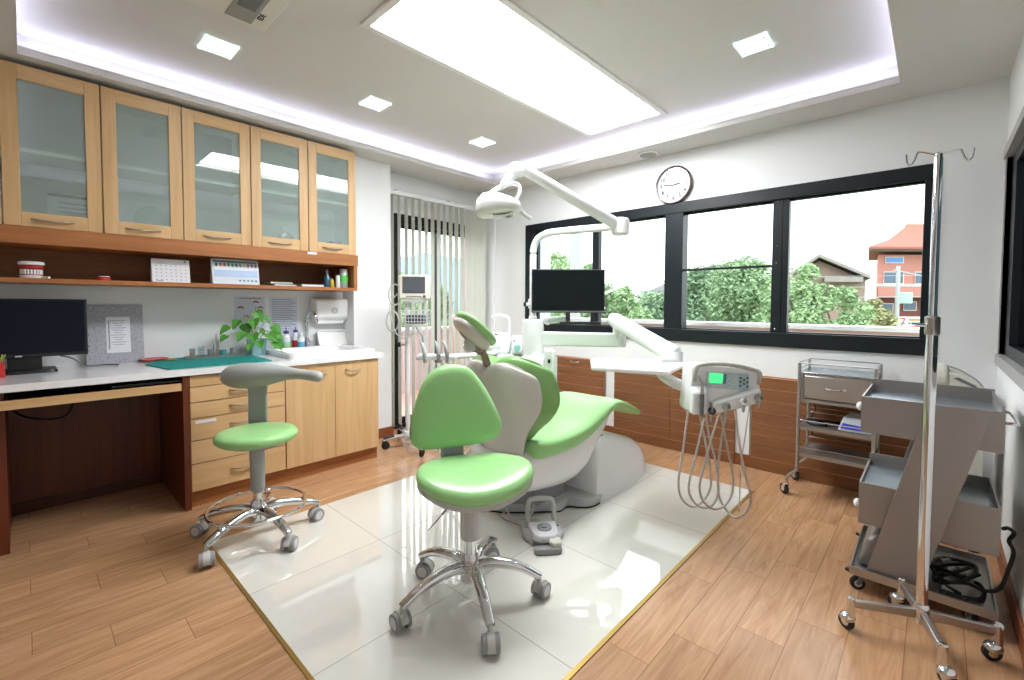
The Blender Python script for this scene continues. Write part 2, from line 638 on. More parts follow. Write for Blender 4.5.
# air conditioner cassette, only a corner in the frame
r = thing('air_conditioner', 'white ceiling cassette air conditioner with grey intake grille', 'air conditioner', (-2.36, .50, ZU))
ax0, ax1, ay0, ay1 = -2.51, -1.80, .14, .855
B().box(ax0, ax1, ay0, ay1, ZU - .02, ZU - .0005).build('panel', mat('ac_cream', (222, 220, 212), .5), r, bevel=.006)
B().box(-2.478, -2.15, .672, .786, ZU - .024, ZU - .018).build('grille', mat('ac_grey', (150, 150, 142), .5), r, bevel=.003)
B().box(-2.355, -2.2, .69, .765, ZU - .028, ZU - .0235).build('louver', GREYD, r)
g = B()
g.text('EDE', .034, Matrix.Translation((-2.385, .803, ZU - .0215)) @ Matrix.Rotation(PI, 4, 'Y') @ Matrix.Rotation(PI, 4, 'Z'), .0006, bold=.001)
g.build('marking', INKB, r)

s = B().lathe([(.085, 0), (.085, -.008), (.07, -.012)], (-1.76, 3.52, ZC)).m(1).lathe([(.068, 0), (.068, -.014), (.01, -.016)], (-1.76, 3.52, ZC))
tag(s.build('ceiling_speaker', [WHITEM, mat('speaker_mesh', (170, 168, 164), .8, bump=1, bscale=900)]), 'round white ceiling speaker beside the wall clock', 'speaker')

# baseboards
struct('baseboard_left', B().box(-3.6, -3.588, 1.9, 2.26, 0, .085).box(XL, -3.588, 2.2602, 2.272, 0, .085), BASEB)
struct('baseboard_back', B().box(-2.225, -2.105, YB - .012, YB, 0, .085).box(-1.085, -.965, YB - .012, YB, 0, .085).box(.045, XR, YB - .012, YB, 0, .085), BASEB)
struct('baseboard_right', B().box(XR - .012, XR, YF, YB, 0, .085), BASEB)
struct('baseboard_front', B().box(XL, XR, YF, YF + .012, 0, .085), BASEB)

# ------------------------------------------------------------------ long window
r = bpy.data.objects.new('window_1', None)
C.objects.link(r)
r.location = (-1.6, YB, WZ0)
r['kind'] = 'structure'
f = B()
y0, y1 = YB - .02, YB + .09
f.box(W0, W1, y0, y1, WZ0, 1.005).box(W0, W1, y0, y1, 1.945, WZ1)
f.box(W0, -3.075, y0, y1, 1.005, 1.945).box(-.065, W1, y0, y1, 1.005, 1.945)
f.box(-1.655, -1.505, y0, y1, 1.005, 1.945)
f.box(-.865, -.80, y0 + .02, y1, 1.005, 1.945)
f.build('window_frame', BLACKF, r, bevel=.004)
s = B()
y0, y1 = YB + .02, YB + .06
s.box(-2.375, -2.305, y0 - .015, y1, 1.0, 1.95)
s.box(-3.075, -3.05, y0, y1, 1.0, 1.95).box(-.80, -.762, y0 - .02, y1, 1.0, 1.95)
s.box(-1.505, -.865, y0, y1, 1.476, 1.492)
for x0, x1 in ((-3.05, -2.375), (-2.305, -1.655), (-1.505, -.865), (-.762, -.065)):
    s.box(x0, x1, y0, y1, 1.0, 1.014).box(x0, x1, y0, y1, 1.932, 1.946)
s.build('sash', BLACKF, r, bevel=.003)
for x0, x1 in ((-3.05, -2.375), (-2.305, -1.655), (-1.505, -.865), (-.762, -.065)):
    B().box(x0, x1, YB + .038, YB + .042, 1.01, 1.936).build('glass_pane', GLASSW, r)
for z in (1.93, 1.5, 1.62, 1.03):
    B().ball((-.835, YB - .0, z), .006).build('screw', CHROME, r)

# ------------------------------------------------------------------ side window on the right wall
r = bpy.data.objects.new('window_2', None)
C.objects.link(r)
r.location = (XR, 2.6, .9)
r['kind'] = 'structure'
f = B().box(XR - .012, XR + .05, 1.55, 3.645, .885, .94).box(XR - .012, XR + .05, 1.55, 3.645, 1.995, 2.045).box(XR - .004, XR + .05, 3.60, 3.645, .9405, 1.9945)
f.build('sill', mat('aluminium_sill', (170, 166, 166), .45, metal=.3), r)
f = B().box(XR + .02, XR + .09, 3.42, 3.598, 1.0, 1.93).box(XR + .02, XR + .09, 1.6, 3.598, .942, 1.0).box(XR + .02, XR + .09, 1.6, 3.598, 1.93, 1.993).box(XR + .02, XR + .09, 1.6, 1.7, 1.0, 1.93).box(XR + .03, XR + .09, 2.55, 2.62, 1.0, 1.93)
f.build('window_frame', BLACKF, r)
B().box(XR + .05, XR + .055, 1.65, 3.5, .98, 1.95).build('glass_pane', glass('tinted_glass', (.12, .16, .17), 1.5), r)

# ------------------------------------------------------------------ balcony door
r = bpy.data.objects.new('door_1', None)
C.objects.link(r)
r.location = (XL, 3.0, 0)
r['kind'] = 'structure'
f = B()
x0, x1 = XL - .06, XL + .03
f.box(x0, x1, D0, D0 + .05, .03, 1.97).box(x0, x1, D1 - .05, D1, .03, 1.97).box(x0, x1, D0, D1, 1.97, DH).box(x0, x1 + .02, D0, D1, 0, .03)
f.build('door_frame', BLACKF, r, bevel=.003)
for a, b_, dx in ((2.42, 2.98, 0), (2.93, 3.56, -.035)):
    q = B()
    xa, xb = XL - .02 + dx, XL + .01 + dx
    q.box(xa, xb, a, a + .045, .09, 1.93).box(xa, xb, b_ - .055, b_, .09, 1.93).box(xa, xb, a, b_, .031, .09).box(xa, xb, a, b_, 1.93, 1.969)
    q = q.build('sliding_sash', BLACKF, r, bevel=.003)
    B().box((xa + xb) / 2 - .002, (xa + xb) / 2 + .002, a + .04, b_ - .05, .08, 1.94).build('glass_pane', GLASSW, q)

# vertical blinds
r = thing('vertical_blinds', 'off-white vertical slat blinds hanging over the glass balcony door', 'blinds', (-3.66, 2.9, 2.19))
B().box(-3.69, -3.64, 2.275, 3.50, 2.2, 2.235).build('head_rail', mat('rail_white', (214, 216, 214), .4), r, bevel=.004)
for y in (2.36, 2.98):
    B().box(-3.80, -3.66, y - .012, y + .012, 2.232, 2.25).build('bracket', GREYP, r)
SLAT = mat('blind_fabric', (232, 233, 226), .8, bump=.3, bscale=500)
_nt = SLAT.node_tree
_tr = _nt.nodes.new('ShaderNodeBsdfTranslucent')
_tr.inputs[0].default_value = (.88, .88, .83, 1)
_mx = _nt.nodes.new('ShaderNodeMixShader')
_mx.inputs[0].default_value = .5
_nt.links.new(_nt.nodes['Principled BSDF'].outputs[0], _mx.inputs[1])
_nt.links.new(_tr.outputs[0], _mx.inputs[2])
_nt.links.new(_mx.outputs[0], _nt.nodes['Material Output'].inputs['Surface'])
for k in range(16):
    y = 2.315 + k * .0765
    a = math.radians(14 if k < 8 else 13 if k < 12 else 0)
    d = Vector((-math.cos(a), math.sin(a), 0))
    n = Vector((d.y, -d.x, 0))
    c = Vector((-3.665, y, 0))
    prof = []
    for j in range(7):
        tt = (j / 6 - .5) * .089
        prof.append(c + d * tt + n * (.004 * (1 - (tt / .0445) ** 2)))
    q = B()
    ring = [p + n * .0006 for p in prof] + [p - n * .0006 for p in reversed(prof)]
    q.skin([[p + Vector((0, 0, .06)) for p in ring], [p + Vector((0, 0, 2.2)) for p in ring]])
    q.build('slat', SLAT, r)
B().tube(smooth_path([(-3.588, 2.272, 1.36), (-3.60, 2.275, 1.1), (-3.6, 2.285, .62), (-3.62, 2.29, .5), (-3.62, 2.3, .7), (-3.61, 2.30, 1.2)]), .003, 6).build('pull_cord', mat('cord_cream', (214, 210, 180), .6), r)
# ------------------------------------------------------------------ pulls shared by doors and drawers
def bow_handle(x, y, z, half, parent, out=.028, axis='Y', drop=.006, mt=None):
    """A slim bowed bar pull, its feet on the face at x (or y for axis X), bulging towards the room."""
    P = []
    for k in range(9):
        t = -1 + k / 4
        o = out * (1 - t * t) ** .5 if abs(t) < 1 else 0
        dz = -drop * (1 - t * t)
        P.append((x + o, y + t * half, z + dz) if axis == 'Y' else (x + t * half, y - o, z + dz))
    return B().tube(P, [.0045 if k in (0, 8) else .0055 for k in range(9)], 8).build('handle', mt or NICKEL, parent)


# ------------------------------------------------------------------ wall cabinets with glass doors
UZ0, UZ1, UXF = 1.592, 2.413, -3.45
ye = [-.447, -.065, .316, .69, 1.077, 1.466, 1.848]
labels = ['oak wall cabinet with two glass doors, furthest from the pier, holding a framed card',
          'oak wall cabinet with two glass doors, middle one of the three above the calendars',
          'oak wall cabinet with two glass doors, next to the pier, purple boxes inside']
CABW = mat('cabinet_interior', (206, 212, 210), .6)
for c in range(3):
    a, b_ = ye[2 * c], ye[2 * c + 2]
    r = thing('wall_cabinet', labels[c], 'cabinet', (XL + .18, (a + b_) / 2, UZ0), 'oak wall cabinets')
    q = B()
    q.box(XL, UXF - .022, a + .001, a + .018, UZ0, UZ1).box(XL, UXF - .022, b_ - .018, b_ - .001, UZ0, UZ1)
    q.box(XL, UXF - .022, a + .018, b_ - .018, UZ0, UZ0 + .02).box(XL, UXF - .022, a + .018, b_ - .018, UZ1 - .02, UZ1)
    q.box(XL, XL + .012, a + .018, b_ - .018, UZ0 + .02, UZ1 - .02)
    q.build('body', CABW, r)
    B().box(XL + .012, UXF - .05, a + .018, b_ - .018, 1.985, 2.005).build('shelf', WHITEM, r)
    for d in range(2):
        y0, y1 = ye[2 * c + d] + .003, ye[2 * c + d + 1] - .003
        st = .062
        q = B()
        q.box(UXF - .02, UXF, y0, y0 + st, UZ0, UZ1).box(UXF - .02, UXF, y1 - st, y1, UZ0, UZ1)
        dr = q.build('door', OAK, r, bevel=.002)
        B().box(UXF - .02, UXF, y0 + st, y1 - st, UZ0, UZ0 + .075).build('door_rail', OAKY, dr, bevel=.002)
        B().box(UXF - .02, UXF, y0 + st, y1 - st, UZ1 - .075, UZ1).build('door_rail', OAKY, dr, bevel=.002)
        B().box(UXF - .013, UXF - .009, y0 + st - .005, y1 - st + .005, UZ0 + .07, UZ1 - .07).build('glass_pane', GLASSC, dr)
        bow_handle(UXF, (y0 + y1) / 2 - .01, UZ0 + .04, .08, dr, .02, drop=.008)

# things behind the glass
r = thing('framed_card', 'white card with blue handwriting in a dark topped stand behind the first glass door', 'card', (-3.62, .17, UZ0 + .02))
B().box(-3.63, -3.62, .10, .30, UZ0 + .02, UZ0 + .2).m(1).box(-3.632, -3.618, .10, .30, UZ0 + .2, UZ0 + .215).m(2).box(-3.62, -3.6195, .14, .28, UZ0 + .165, UZ0 + .172).box(-3.62, -3.6195, .14, .27, UZ0 + .14, UZ0 + .145).box(-3.62, -3.6195, .14, .26, UZ0 + .115, UZ0 + .12).box(-3.62, -3.6195, .14, .28, UZ0 + .09, UZ0 + .095).build('card', [PAPER, BLACK, mat('blue_ink', (90, 130, 190), .7)], r)
for y, lab, gx in ((.56, 'clear plastic bowl standing on edge behind the second glass door', -3.6), (1.36, 'small clear plastic bowl standing on edge behind the fourth glass door', -3.6)):
    q = B()
    R_ = .095 if y < 1 else .06
    q.lathe([(R_, 0), (R_ * .9, .02), (R_ * .6, .05), (.01, .062), (.01, .058), (R_ * .58, .046), (R_ * .86, .018), (R_ * .97, 0)], (gx, y, UZ0 + .02 + R_), (-1, 0, 0.0), 28)
    tag(q.build('plastic_bowl', GLASSJ), lab, 'bowl')
for y, w_, h_, lab in ((1.545, .07, .018, 'flat purple box lying behind the last glass door'), (1.72, .075, .085, 'upright purple box behind the last glass door')):
    tag(B().box(-3.62, -3.52, y - w_ / 2, y + w_ / 2, UZ0 + .02, UZ0 + .02 + h_).m(1).box(-3.5205, -3.5195, y - w_ * .3, y + w_ * .3, UZ0 + .02 + h_ * .4, UZ0 + .02 + h_ * .6).build('box', [mat('purple_card', (116, 60, 140), .5), mat('lilac_card', (150, 100, 170), .5)], bevel=.003), lab, 'box')

# open shelf under the cabinets
r = thing('open_wall_shelf', 'brown wooden open shelf under the wall cabinets', 'shelf', (XL + .18, .7, 1.3))
sx = UXF + .008
B().box(XL, sx + .004, -.45, 1.856, 1.502, 1.590).build('fascia', TEAK, r, bevel=.002)
B().box(XL, sx - .004, -.45, 1.85, 1.302, 1.326).build('shelf_board', TEAK, r, bevel=.001)
B().box(XL, sx - .002, 1.822, 1.851, 1.3265, 1.5015).build('side_panel', wood('brown_teak_upright', (150, 92, 48), (184, 120, 70), 'Z', .4), r)
B().box(XL, XL + .012, -.45, 1.822, 1.327, 1.5015).build('back_panel', wood('shelf_back', (122, 74, 42), (146, 94, 56), 'Y', .5), r)
B().box(sx + .004, sx + .0055, 1.45, 1.52, 1.568, 1.586).build('label_strip', PAPER, r)

# ------------------------------------------------------------------ worktop and base cabinets
WT = .82
q = B()
sk = (-3.70, -3.24, 1.235, 1.835)           # sink cutout
q.box(XL, -3.10, -1.2, sk[2], .785, WT).box(XL, sk[0], sk[2], sk[3], .785, WT).box(sk[1], -3.10, sk[2], sk[3], .785, WT).box(XL, -3.10, sk[3], 1.885, .785, WT)
tag(q.build('worktop', WORKTOP), 'long white worktop over the desk and the oak base cabinets', 'worktop')

# backsplash of the sink corner
s_ = struct('trim_4', B().box(XL, XL + .008, -1.2, 1.9, WT, 1.3), mat('white_backsplash', (226, 229, 230), .3, coat=.2))

FX = -3.12
r = thing('desk', 'dark reddish-brown desk recess with pale oak front rail under the worktop', 'desk', (-3.45, .25, 0))
B().box(XL, -3.2, -.115, -.075, 0, .785).build('side_panel', MAHOG, r)
B().box(XL + .01, XL + .03, -.075, .60, .06, .785).build('back_panel', MAHOG, r)
B().box(XL + .01, XL + .045, -.075, .60, 0, .06).build('plinth', wood('dark_plinth', (70, 30, 14), (92, 42, 22), 'Y'), r)
B().box(-3.14, FX, -1.2, .598, .70, .743).build('front_rail', OAKY, r, bevel=.001)
B().box(-3.72, -3.14, -.07, .596, .70, .715).build('keyboard_shelf', MAHOG, r)
B().box(-3.70, -3.135, .3, .598, .752, .762).build('runner', BLACK, r)
B().tube(smooth_path([(-3.76, -.07, .62), (-3.5, -.02, .60), (-3.45, .08, .575), (-3.42, .15, .60), (-3.41, .18, .70)]), .006, 6).build('cable', BLACK, r)

r = thing('drawer_cabinet', 'oak drawer cabinet with six drawers beside the desk recess', 'cabinet', (-3.45, .88, 0))
B().box(XL, FX + .002, .603, .634, 0, .785).build('side_panel', MAHOG, r)
B().box(XL, -3.142, .6345, 1.158, .0955, .785).build('body', TEAK, r)
B().box(XL, -3.16, .6345, 1.158, 0, .095).build('plinth', TEAK, r)
zz = [.778, .713, .622, .528, .399, .262, .098]
for k in range(6):
    d = B().box(-3.14, FX, .637, 1.156, zz[k + 1] + .0025, zz[k] - .0025).build('drawer', OAKY, r, bevel=.0015)
    if k:
        bow_handle(FX, .905, (zz[k] * .55 + zz[k + 1] * .45), .07, d, .02, drop=.004)
    if k == 3:
        B().box(FX, FX + .001, .66, .765, .497, .515).build('label_strip', PAPER, d)
r = thing('sink_cabinet', 'oak base cabinet with two plain doors under the sink', 'cabinet', (-3.45, 1.5, 0))
B().box(XL + .002, -3.142, 1.160, 1.176, .0955, .785).box(XL + .002, -3.142, 1.83, 1.846, .0955, .785).box(XL + .002, -3.142, 1.176, 1.83, .0955, .11).box(XL + .002, XL + .01, 1.176, 1.83, .11, .785).build('body', mat('cabinet_edge', (232, 232, 230), .4), r)
B().box(XL + .002, -3.16, 1.160, 1.85, 0, .095).build('plinth', TEAK, r)
for y0, y1, hy in ((1.163, 1.499, 1.385), (1.502, 1.843, 1.635)):
    d = B().box(-3.14, FX, y0, y1, .098, .781).build('door', OAK, r, bevel=.0015)
    bow_handle(FX, hy, .72, .06, d, .026, drop=.012)

# sink
r = thing('sink', 'white ceramic drop-in sink with raised rim in the worktop', 'sink', (-3.47, 1.53, WT))
q = B()
rim = (-3.715, -3.165, 1.215, 1.855)


def rrect(x0, x1, y0, y1, z, rad, n=5):
    out = []
    for cx_, cy_, a0 in ((x1 - rad, y1 - rad, 0), (x0 + rad, y1 - rad, 90), (x0 + rad, y0 + rad, 180), (x1 - rad, y0 + rad, 270)):
        for k in range(n + 1):
            t = math.radians(a0 + 90 * k / n)
            out.append(Vector((cx_ + rad * math.cos(t), cy_ + rad * math.sin(t), z)))
    return out


q.skin([rrect(*rim, WT + .001, .04), rrect(*rim, WT + .028, .04), rrect(rim[0] + .006, rim[1] - .006, rim[2] + .006, rim[3] - .006, WT + .034, .036),
        rrect(rim[0] + .05, rim[1] - .045, rim[2] + .05, rim[3] - .05, WT + .032, .04), rrect(rim[0] + .06, rim[1] - .055, rim[2] + .06, rim[3] - .06, WT + .02, .05),
        rrect(rim[0] + .09, rim[1] - .085, rim[2] + .09, rim[3] - .09, WT - .12, .06)], caps='end')
q.build('basin', CERAMIC, r)
B().cyl((-3.46, 1.53, WT - .121), .025, .004).build('drain', CHROME, r)

r = thing('faucet', 'chrome gooseneck faucet behind the sink', 'faucet', (-3.755, 1.57, WT))
B().lathe([(.026, 0), (.026, .012), (.02, .016), (.02, .09), (.016, .095)], (-3.755, 1.57, WT)).build('base', CHROME, r)
B().tube(smooth_path([(-3.755, 1.57, WT + .09), (-3.755, 1.57, WT + .25), (-3.735, 1.577, WT + .29), (-3.69, 1.59, WT + .305), (-3.655, 1.60, WT + .28), (-3.645, 1.605, WT + .23)]), .0125, 10).build('spout', CHROME, r)
B().tube([(-3.755, 1.57, WT + .06), (-3.72, 1.615, WT + .075)], .008, 8).build('lever', CHROME, r)

r = thing('paper_towel_dispenser', 'white wall mounted paper towel dispenser beside the faucet', 'dispenser', (-3.74, 1.76, 1.05))
dzz = 1.06
q = B()
q.skin([[(XL, y, z) for y, z in P_] for P_ in [[(1.615, dzz), (1.905, dzz), (1.905, 1.245), (1.615, 1.245)]]] + [[(-3.72, y, z) for y, z in [(1.615, dzz - .0), (1.905, dzz), (1.905, 1.245), (1.615, 1.245)]]] + [[(-3.685, y, z) for y, z in [(1.625, dzz + .03), (1.895, dzz + .03), (1.895, 1.225), (1.625, 1.225)]]])
q.build('cover', WHITE, r, bevel=.012, seg=3)
B().skin([[(-3.795, 1.65, 1.03), (-3.795, 1.87, 1.03), (-3.795, 1.88, dzz), (-3.795, 1.64, dzz)], [(-3.73, 1.65, 1.03), (-3.73, 1.87, 1.03), (-3.72, 1.88, dzz), (-3.72, 1.64, dzz)]]).build('outlet_tray', WHITE, r, bevel=.004)
B().lathe([(.026, 0), (.026, .004), (.02, .005), (.018, .001), (.005, .001)], (-3.686, 1.775, 1.14), (1, 0, 0)).build('window', mat('disp_window', (190, 194, 198), .3), r)
r = thing('drying_tray', 'white shallow tray leaning on the wall behind the sink', 'tray', (-3.76, 1.8, WT + .03))
Mt = Matrix.Rotation(math.radians(-22), 3, 'Y')
q = B()
c0 = Vector((-3.748, 1.78, WT + .085))
q.obox(c0, (.008, .25, .125), Mt)
for dy in (-.125, .125):
    q.obox(c0 + Vector((.012, dy, 0)), (.026, .008, .125), Mt)
for dz_ in (-.062, .062):
    q.obox(c0 + Mt @ Vector((.012, 0, dz_)), (.026, .25, .008), Mt)
q.build('tray', WHITEM, r, bevel=.003)

# posters
q = B().box(XL + .008, XL + .0095, 1.058, 1.268, 1.0, 1.25)
q.m(1)
for y, z in ((1.205, 1.205), (1.10, 1.165), (1.235, 1.165), (1.135, 1.10), (1.245, 1.095)):
    q.tube([(XL + .0105, y - .02, z - .004), (XL + .0105, y - .008, z + .006), (XL + .0105, y + .008, z + .006), (XL + .0105, y + .02, z - .004)], [.004, .006, .006, .004], 8)
q.m(2).box(XL + .0096, XL + .0104, 1.09, 1.24, 1.232, 1.24)
tag(q.build('poster', [mat('poster_lilac', (206, 212, 226), .6), mat('tooth_orange', (206, 92, 60), .5), INKG]), 'pale poster with red dental arch pictures behind the potted plant', 'poster')
q = B().box(XL + .008, XL + .0095, 1.298, 1.510, .96, 1.25).m(1)
for k in range(18):
    q.box(XL + .0096, XL + .0102, 1.315, 1.315 + .15 + .035 * ((k * 7) % 5) / 4, 1.228 - k * .0145, 1.233 - k * .0145)
tag(q.build('poster', [mat('poster_blue', (208, 214, 230), .6), INKG]), 'pale sheet full of grey printed text behind the bottles', 'poster')

# bottles by the sink
def bottle(x, y, z, prof, mt, capprof, capm, lab, band=None, name='bottle', group=None, capz=0):
    r = thing(name, lab, 'bottle', (x, y, z), group)
    B().lathe(prof, (x, y, z), seg=20).build('body', mt, r)
    if band:
        B().lathe([(band[0], band[1]), (band[0], band[2])], (x, y, z), seg=20).build('label_band', band[3], r)
    B().lathe(capprof, (x, y, z), seg=14).build('cap', capm, r)
    return r


CLRP = mat('milky_plastic', (222, 226, 232), .3)
bottle(-3.73, 1.335, WT, [(.026, 0), (.027, .005), (.027, .11), (.012, .13), (.012, .135)], GLASSJ, [(.012, .135), (.013, .15), (.006, .152), (.006, .21), (.004, .235)], mat('white_nozzle', (234, 236, 238), .4), 'clear wash bottle with tall white nozzle behind the plant')
bottle(-3.735, 1.40, WT, [(.03, 0), (.031, .004), (.031, .115), (.014, .135), (.014, .142)], CLRP, [(.02, .142), (.021, .16), (.004, .161), (.004, .19)], mat('purple_cap', (84, 60, 140), .4), 'milky bottle with purple cap and green label behind the sink', (.0315, .015, .075, mat('green_label', (150, 196, 150), .5)))
bottle(-3.74, 1.475, WT, [(.024, 0), (.025, .004), (.025, .125), (.012, .145), (.012, .15)], CLRP, [(.018, .15), (.019, .168), (.004, .169), (.004, .19)], MATS['purple_cap'], 'bottle with purple cap and red label behind the sink', (.0255, .005, .085, RED))
bottle(-3.70, 1.50, WT, [(.026, 0), (.027, .004), (.027, .1), (.012, .12), (.012, .125)], CLRP, [(.014, .125), (.014, .15), (.004, .152)], CLRP, 'squat white bottle with blue label next to the faucet', (.0275, .03, .075, mat('blue_label', (90, 170, 205), .5)))

# potted plant
r = thing('potted_plant', 'leafy green plant in a square clear blue pot beside the sink', 'plant', (-3.66, 1.17, WT))
px_, py_ = -3.665, 1.165
q = B()
q.skin([rrect(px_ - .048, px_ + .048, py_ - .048, py_ + .048, WT, .008), rrect(px_ - .055, px_ + .055, py_ - .055, py_ + .055, WT + .115, .008), rrect(px_ - .05, px_ + .05, py_ - .05, py_ + .05, WT + .113, .008), rrect(px_ - .044, px_ + .044, py_ - .044, py_ + .044, WT + .01, .008)])
q.build('pot', mat('clear_blue_pot', (150, 196, 206), .15, coat=.4), r)
q = B().box(px_ - .047, px_ + .047, py_ - .047, py_ + .047, WT + .012, WT + .095)
q.build('soil', mat('white_pebbles', (205, 210, 205), .8, bump=1, bscale=60, vary=.3, vscale=60), r)
LEAF = mat('leaf_green', (84, 150, 60), .35, vary=.25, vscale=14)
STEM = mat('stem_green', (128, 160, 84), .5)


def leaf(q, c, d, up, L, W):
    """A heart shaped leaf from c along d, a folded, slightly curved blade with thickness."""
    d = Vector(d).normalized()
    s = d.cross(Vector(up)).normalized()
    u = s.cross(d).normalized()
    out = [(0, 0), (-.06, .22), (.02, .42), (.2, .5), (.45, .42), (.7, .25), (.9, .09), (1, 0)]
    mid = [Vector(c) + d * (L * t) - u * (L * .22 * t * t) for t in (0, .02, .15, .3, .5, .7, .88, 1)]
    for sg in (-1, 1):
        top = [Vector(c) + d * (L * a) + s * (sg * W * b_) + u * (W * .16 * b_ * 2 - L * .22 * a * a) for a, b_ in out]
        vt = [q.bm.verts.new(p) for p in mid]
        ve = [q.bm.verts.new(p) for p in top]
        vt2 = [q.bm.verts.new(p - u * .0012) for p in mid]
        ve2 = [q.bm.verts.new(p - u * .0012) for p in top]
        for k in range(7):
            for f_ in ((vt[k], vt[k + 1], ve[k + 1], ve[k]), (vt2[k], ve2[k], ve2[k + 1], vt2[k + 1]), (ve[k], ve[k + 1], ve2[k + 1], ve2[k])):
                try:
                    q._tag([q.bm.faces.new(f_)])
                except ValueError:
                    pass


lv = [(-3.70, 1.10, .26, -.2, .2, .13), (-3.60, 1.13, .30, .6, -.2, .12), (-3.66, 1.16, .36, .3, .3, .13), (-3.62, 1.26, .24, .5, .6, .12), (-3.58, 1.06, .19, .5, -.8, .12), (-3.64, .98, .24, .2, -1, .11), (-3.62, .96, .17, .4, -1, .09),
      (-3.58, 1.22, .18, .8, .4, .13), (-3.55, 1.25, .11, .8, .3, .12), (-3.60, 1.12, .18, .8, -.2, .12), (-3.66, 1.22, .31, 0, .8, .09), (-3.57, 1.15, .12, .9, -.1, .10), (-3.70, 1.2, .2, -.1, .7, .1), (-3.60, 1.27, .17, .4, .7, .11), (-3.55, 1.09, .1, .8, -.6, .09), (-3.63, 1.04, .29, .3, -.6, .11)]
for x, y, h_, dx, dy, L in lv:
    q = B().tube(smooth_path([(px_ + random.uniform(-.02, .02), py_ + random.uniform(-.02, .02), WT + .09), ((x + px_) / 2, (y + py_) / 2, WT + h_ * .9 + .02), (x, y, WT + h_ * .88)], 4), .0022, 6)
    q.build('stem', STEM, r)
    q = B()
    leaf(q, (x, y, WT + h_ * .88), (dx, dy, -.6), (.6, -.45, 1), L * .72, L * .66)
    q.build('leaf', LEAF, r, sharp=60)

# cloth, instrument tray and dish
q = B()
n_, m_ = 14, 10
A, Bc, Cc, Dd = Vector((-3.53, .50, 0)), Vector((-3.74, .66, 0)), Vector((-3.74, 1.12, 0)), Vector((-3.17, 1.13, 0))
E_ = Vector((-3.16, .535, 0))
outl = [Vector((-3.16, .55, 0)), Vector((-3.50, .49, 0)), Vector((-3.76, .64, 0)), Vector((-3.77, 1.09, 0)), Vector((-3.60, 1.11, 0)), Vector((-3.17, 1.10, 0))]
q.skin([[p + Vector((0, 0, WT + .0005)) for p in outl], [p + Vector((0, 0, WT + .006)) for p in outl]])
for k in range(7):
    y = .56 + k * .075
    q.tube([(-3.165 - .012 * (k % 2), y, WT + .0055), (-3.35 - .03 * (k % 3), y + .02, WT + .0035)], [.0045, .002], 6)
tag(q.build('teal_cloth', TEAL, bevel=.002), 'teal surgical cloth spread on the worktop above the drawers', 'cloth')
r = thing('instrument_tray', 'long steel tray of small dental tools on the teal cloth', 'tray', (-3.66, .9, WT + .006))
q = B().box(-3.71, -3.60, .73, 1.07, WT + .006, WT + .010).box(-3.71, -3.706, .73, 1.07, WT + .01, WT + .02).box(-3.604, -3.60, .73, 1.07, WT + .01, WT + .02).box(-3.706, -3.604, .73, .734, WT + .01, WT + .02).box(-3.706, -3.604, 1.066, 1.07, WT + .01, WT + .02)
q.build('tray', STEEL, r)
for x, y, rr_, h_, mm, lab, nm in ((-3.66, .765, .016, .06, STEEL, 'small steel cup at the near end of the instrument tray', 'steel_cup'), (-3.655, .815, .017, .075, GLASSJ, 'tall glass vial standing in the instrument tray', 'glass_vial'),
                                   (-3.65, .865, .014, .05, STEEL, 'steel bur holder standing behind the glass vial in the tray', 'steel_cup'), (-3.655, .945, .02, .04, mat('teal_vial', (70, 150, 160), .3), 'small teal capped jar in the instrument tray', 'jar'),
                                   (-3.66, 1.0, .011, .05, STEEL, 'small steel cup at the sink end of the instrument tray', 'steel_cup')):
    q = B().lathe([(rr_, 0), (rr_, h_ * .85), (rr_ * 1.08, h_ * .86), (rr_ * 1.08, h_), (rr_ * .9, h_), (rr_ * .85, h_ * .6)], (x, y, WT + .010), seg=16)
    tag(q.build(nm, mm), lab, 'cup' if 'cup' in nm else 'jar')
for y, h_, rr_ in ((.905, .16, .006), (.92, .12, .008), (.885, .09, .007)):
    tag(B().lathe([(rr_, 0), (rr_ * 1.2, h_ * .1), (rr_ * .6, h_ * .4), (rr_ * .9, h_ * .7), (rr_ * .3, h_)], (-3.65 - (y - .9), y, WT + .010), seg=10).build('dental_tool', STEEL), {.16: 'tallest steel dental tool standing in the instrument tray', .12: 'middle height steel dental tool standing in the instrument tray', .09: 'shortest steel dental tool standing in the instrument tray'}[h_], 'dental tool')
q = B()
q.lathe([(.001, .004), (.06, .004), (.075, .012), (.078, .012), (.064, 0), (.001, 0)], (-3.70, .565, WT + .0065), seg=28, squash=(1, 1))
tag(q.build('red_rimmed_dish', mat('coral_dish', (206, 96, 88), .4)), 'flat red dish on the worktop corner of the teal cloth', 'dish')
tag(B().tube([(-3.62, .615, WT + .012), (-3.58, .66, WT + .012)], .006, 8).build('yellow_stick', mat('ochre', (196, 160, 70), .5)), 'small yellow stick beside the flat red dish', 'stick')

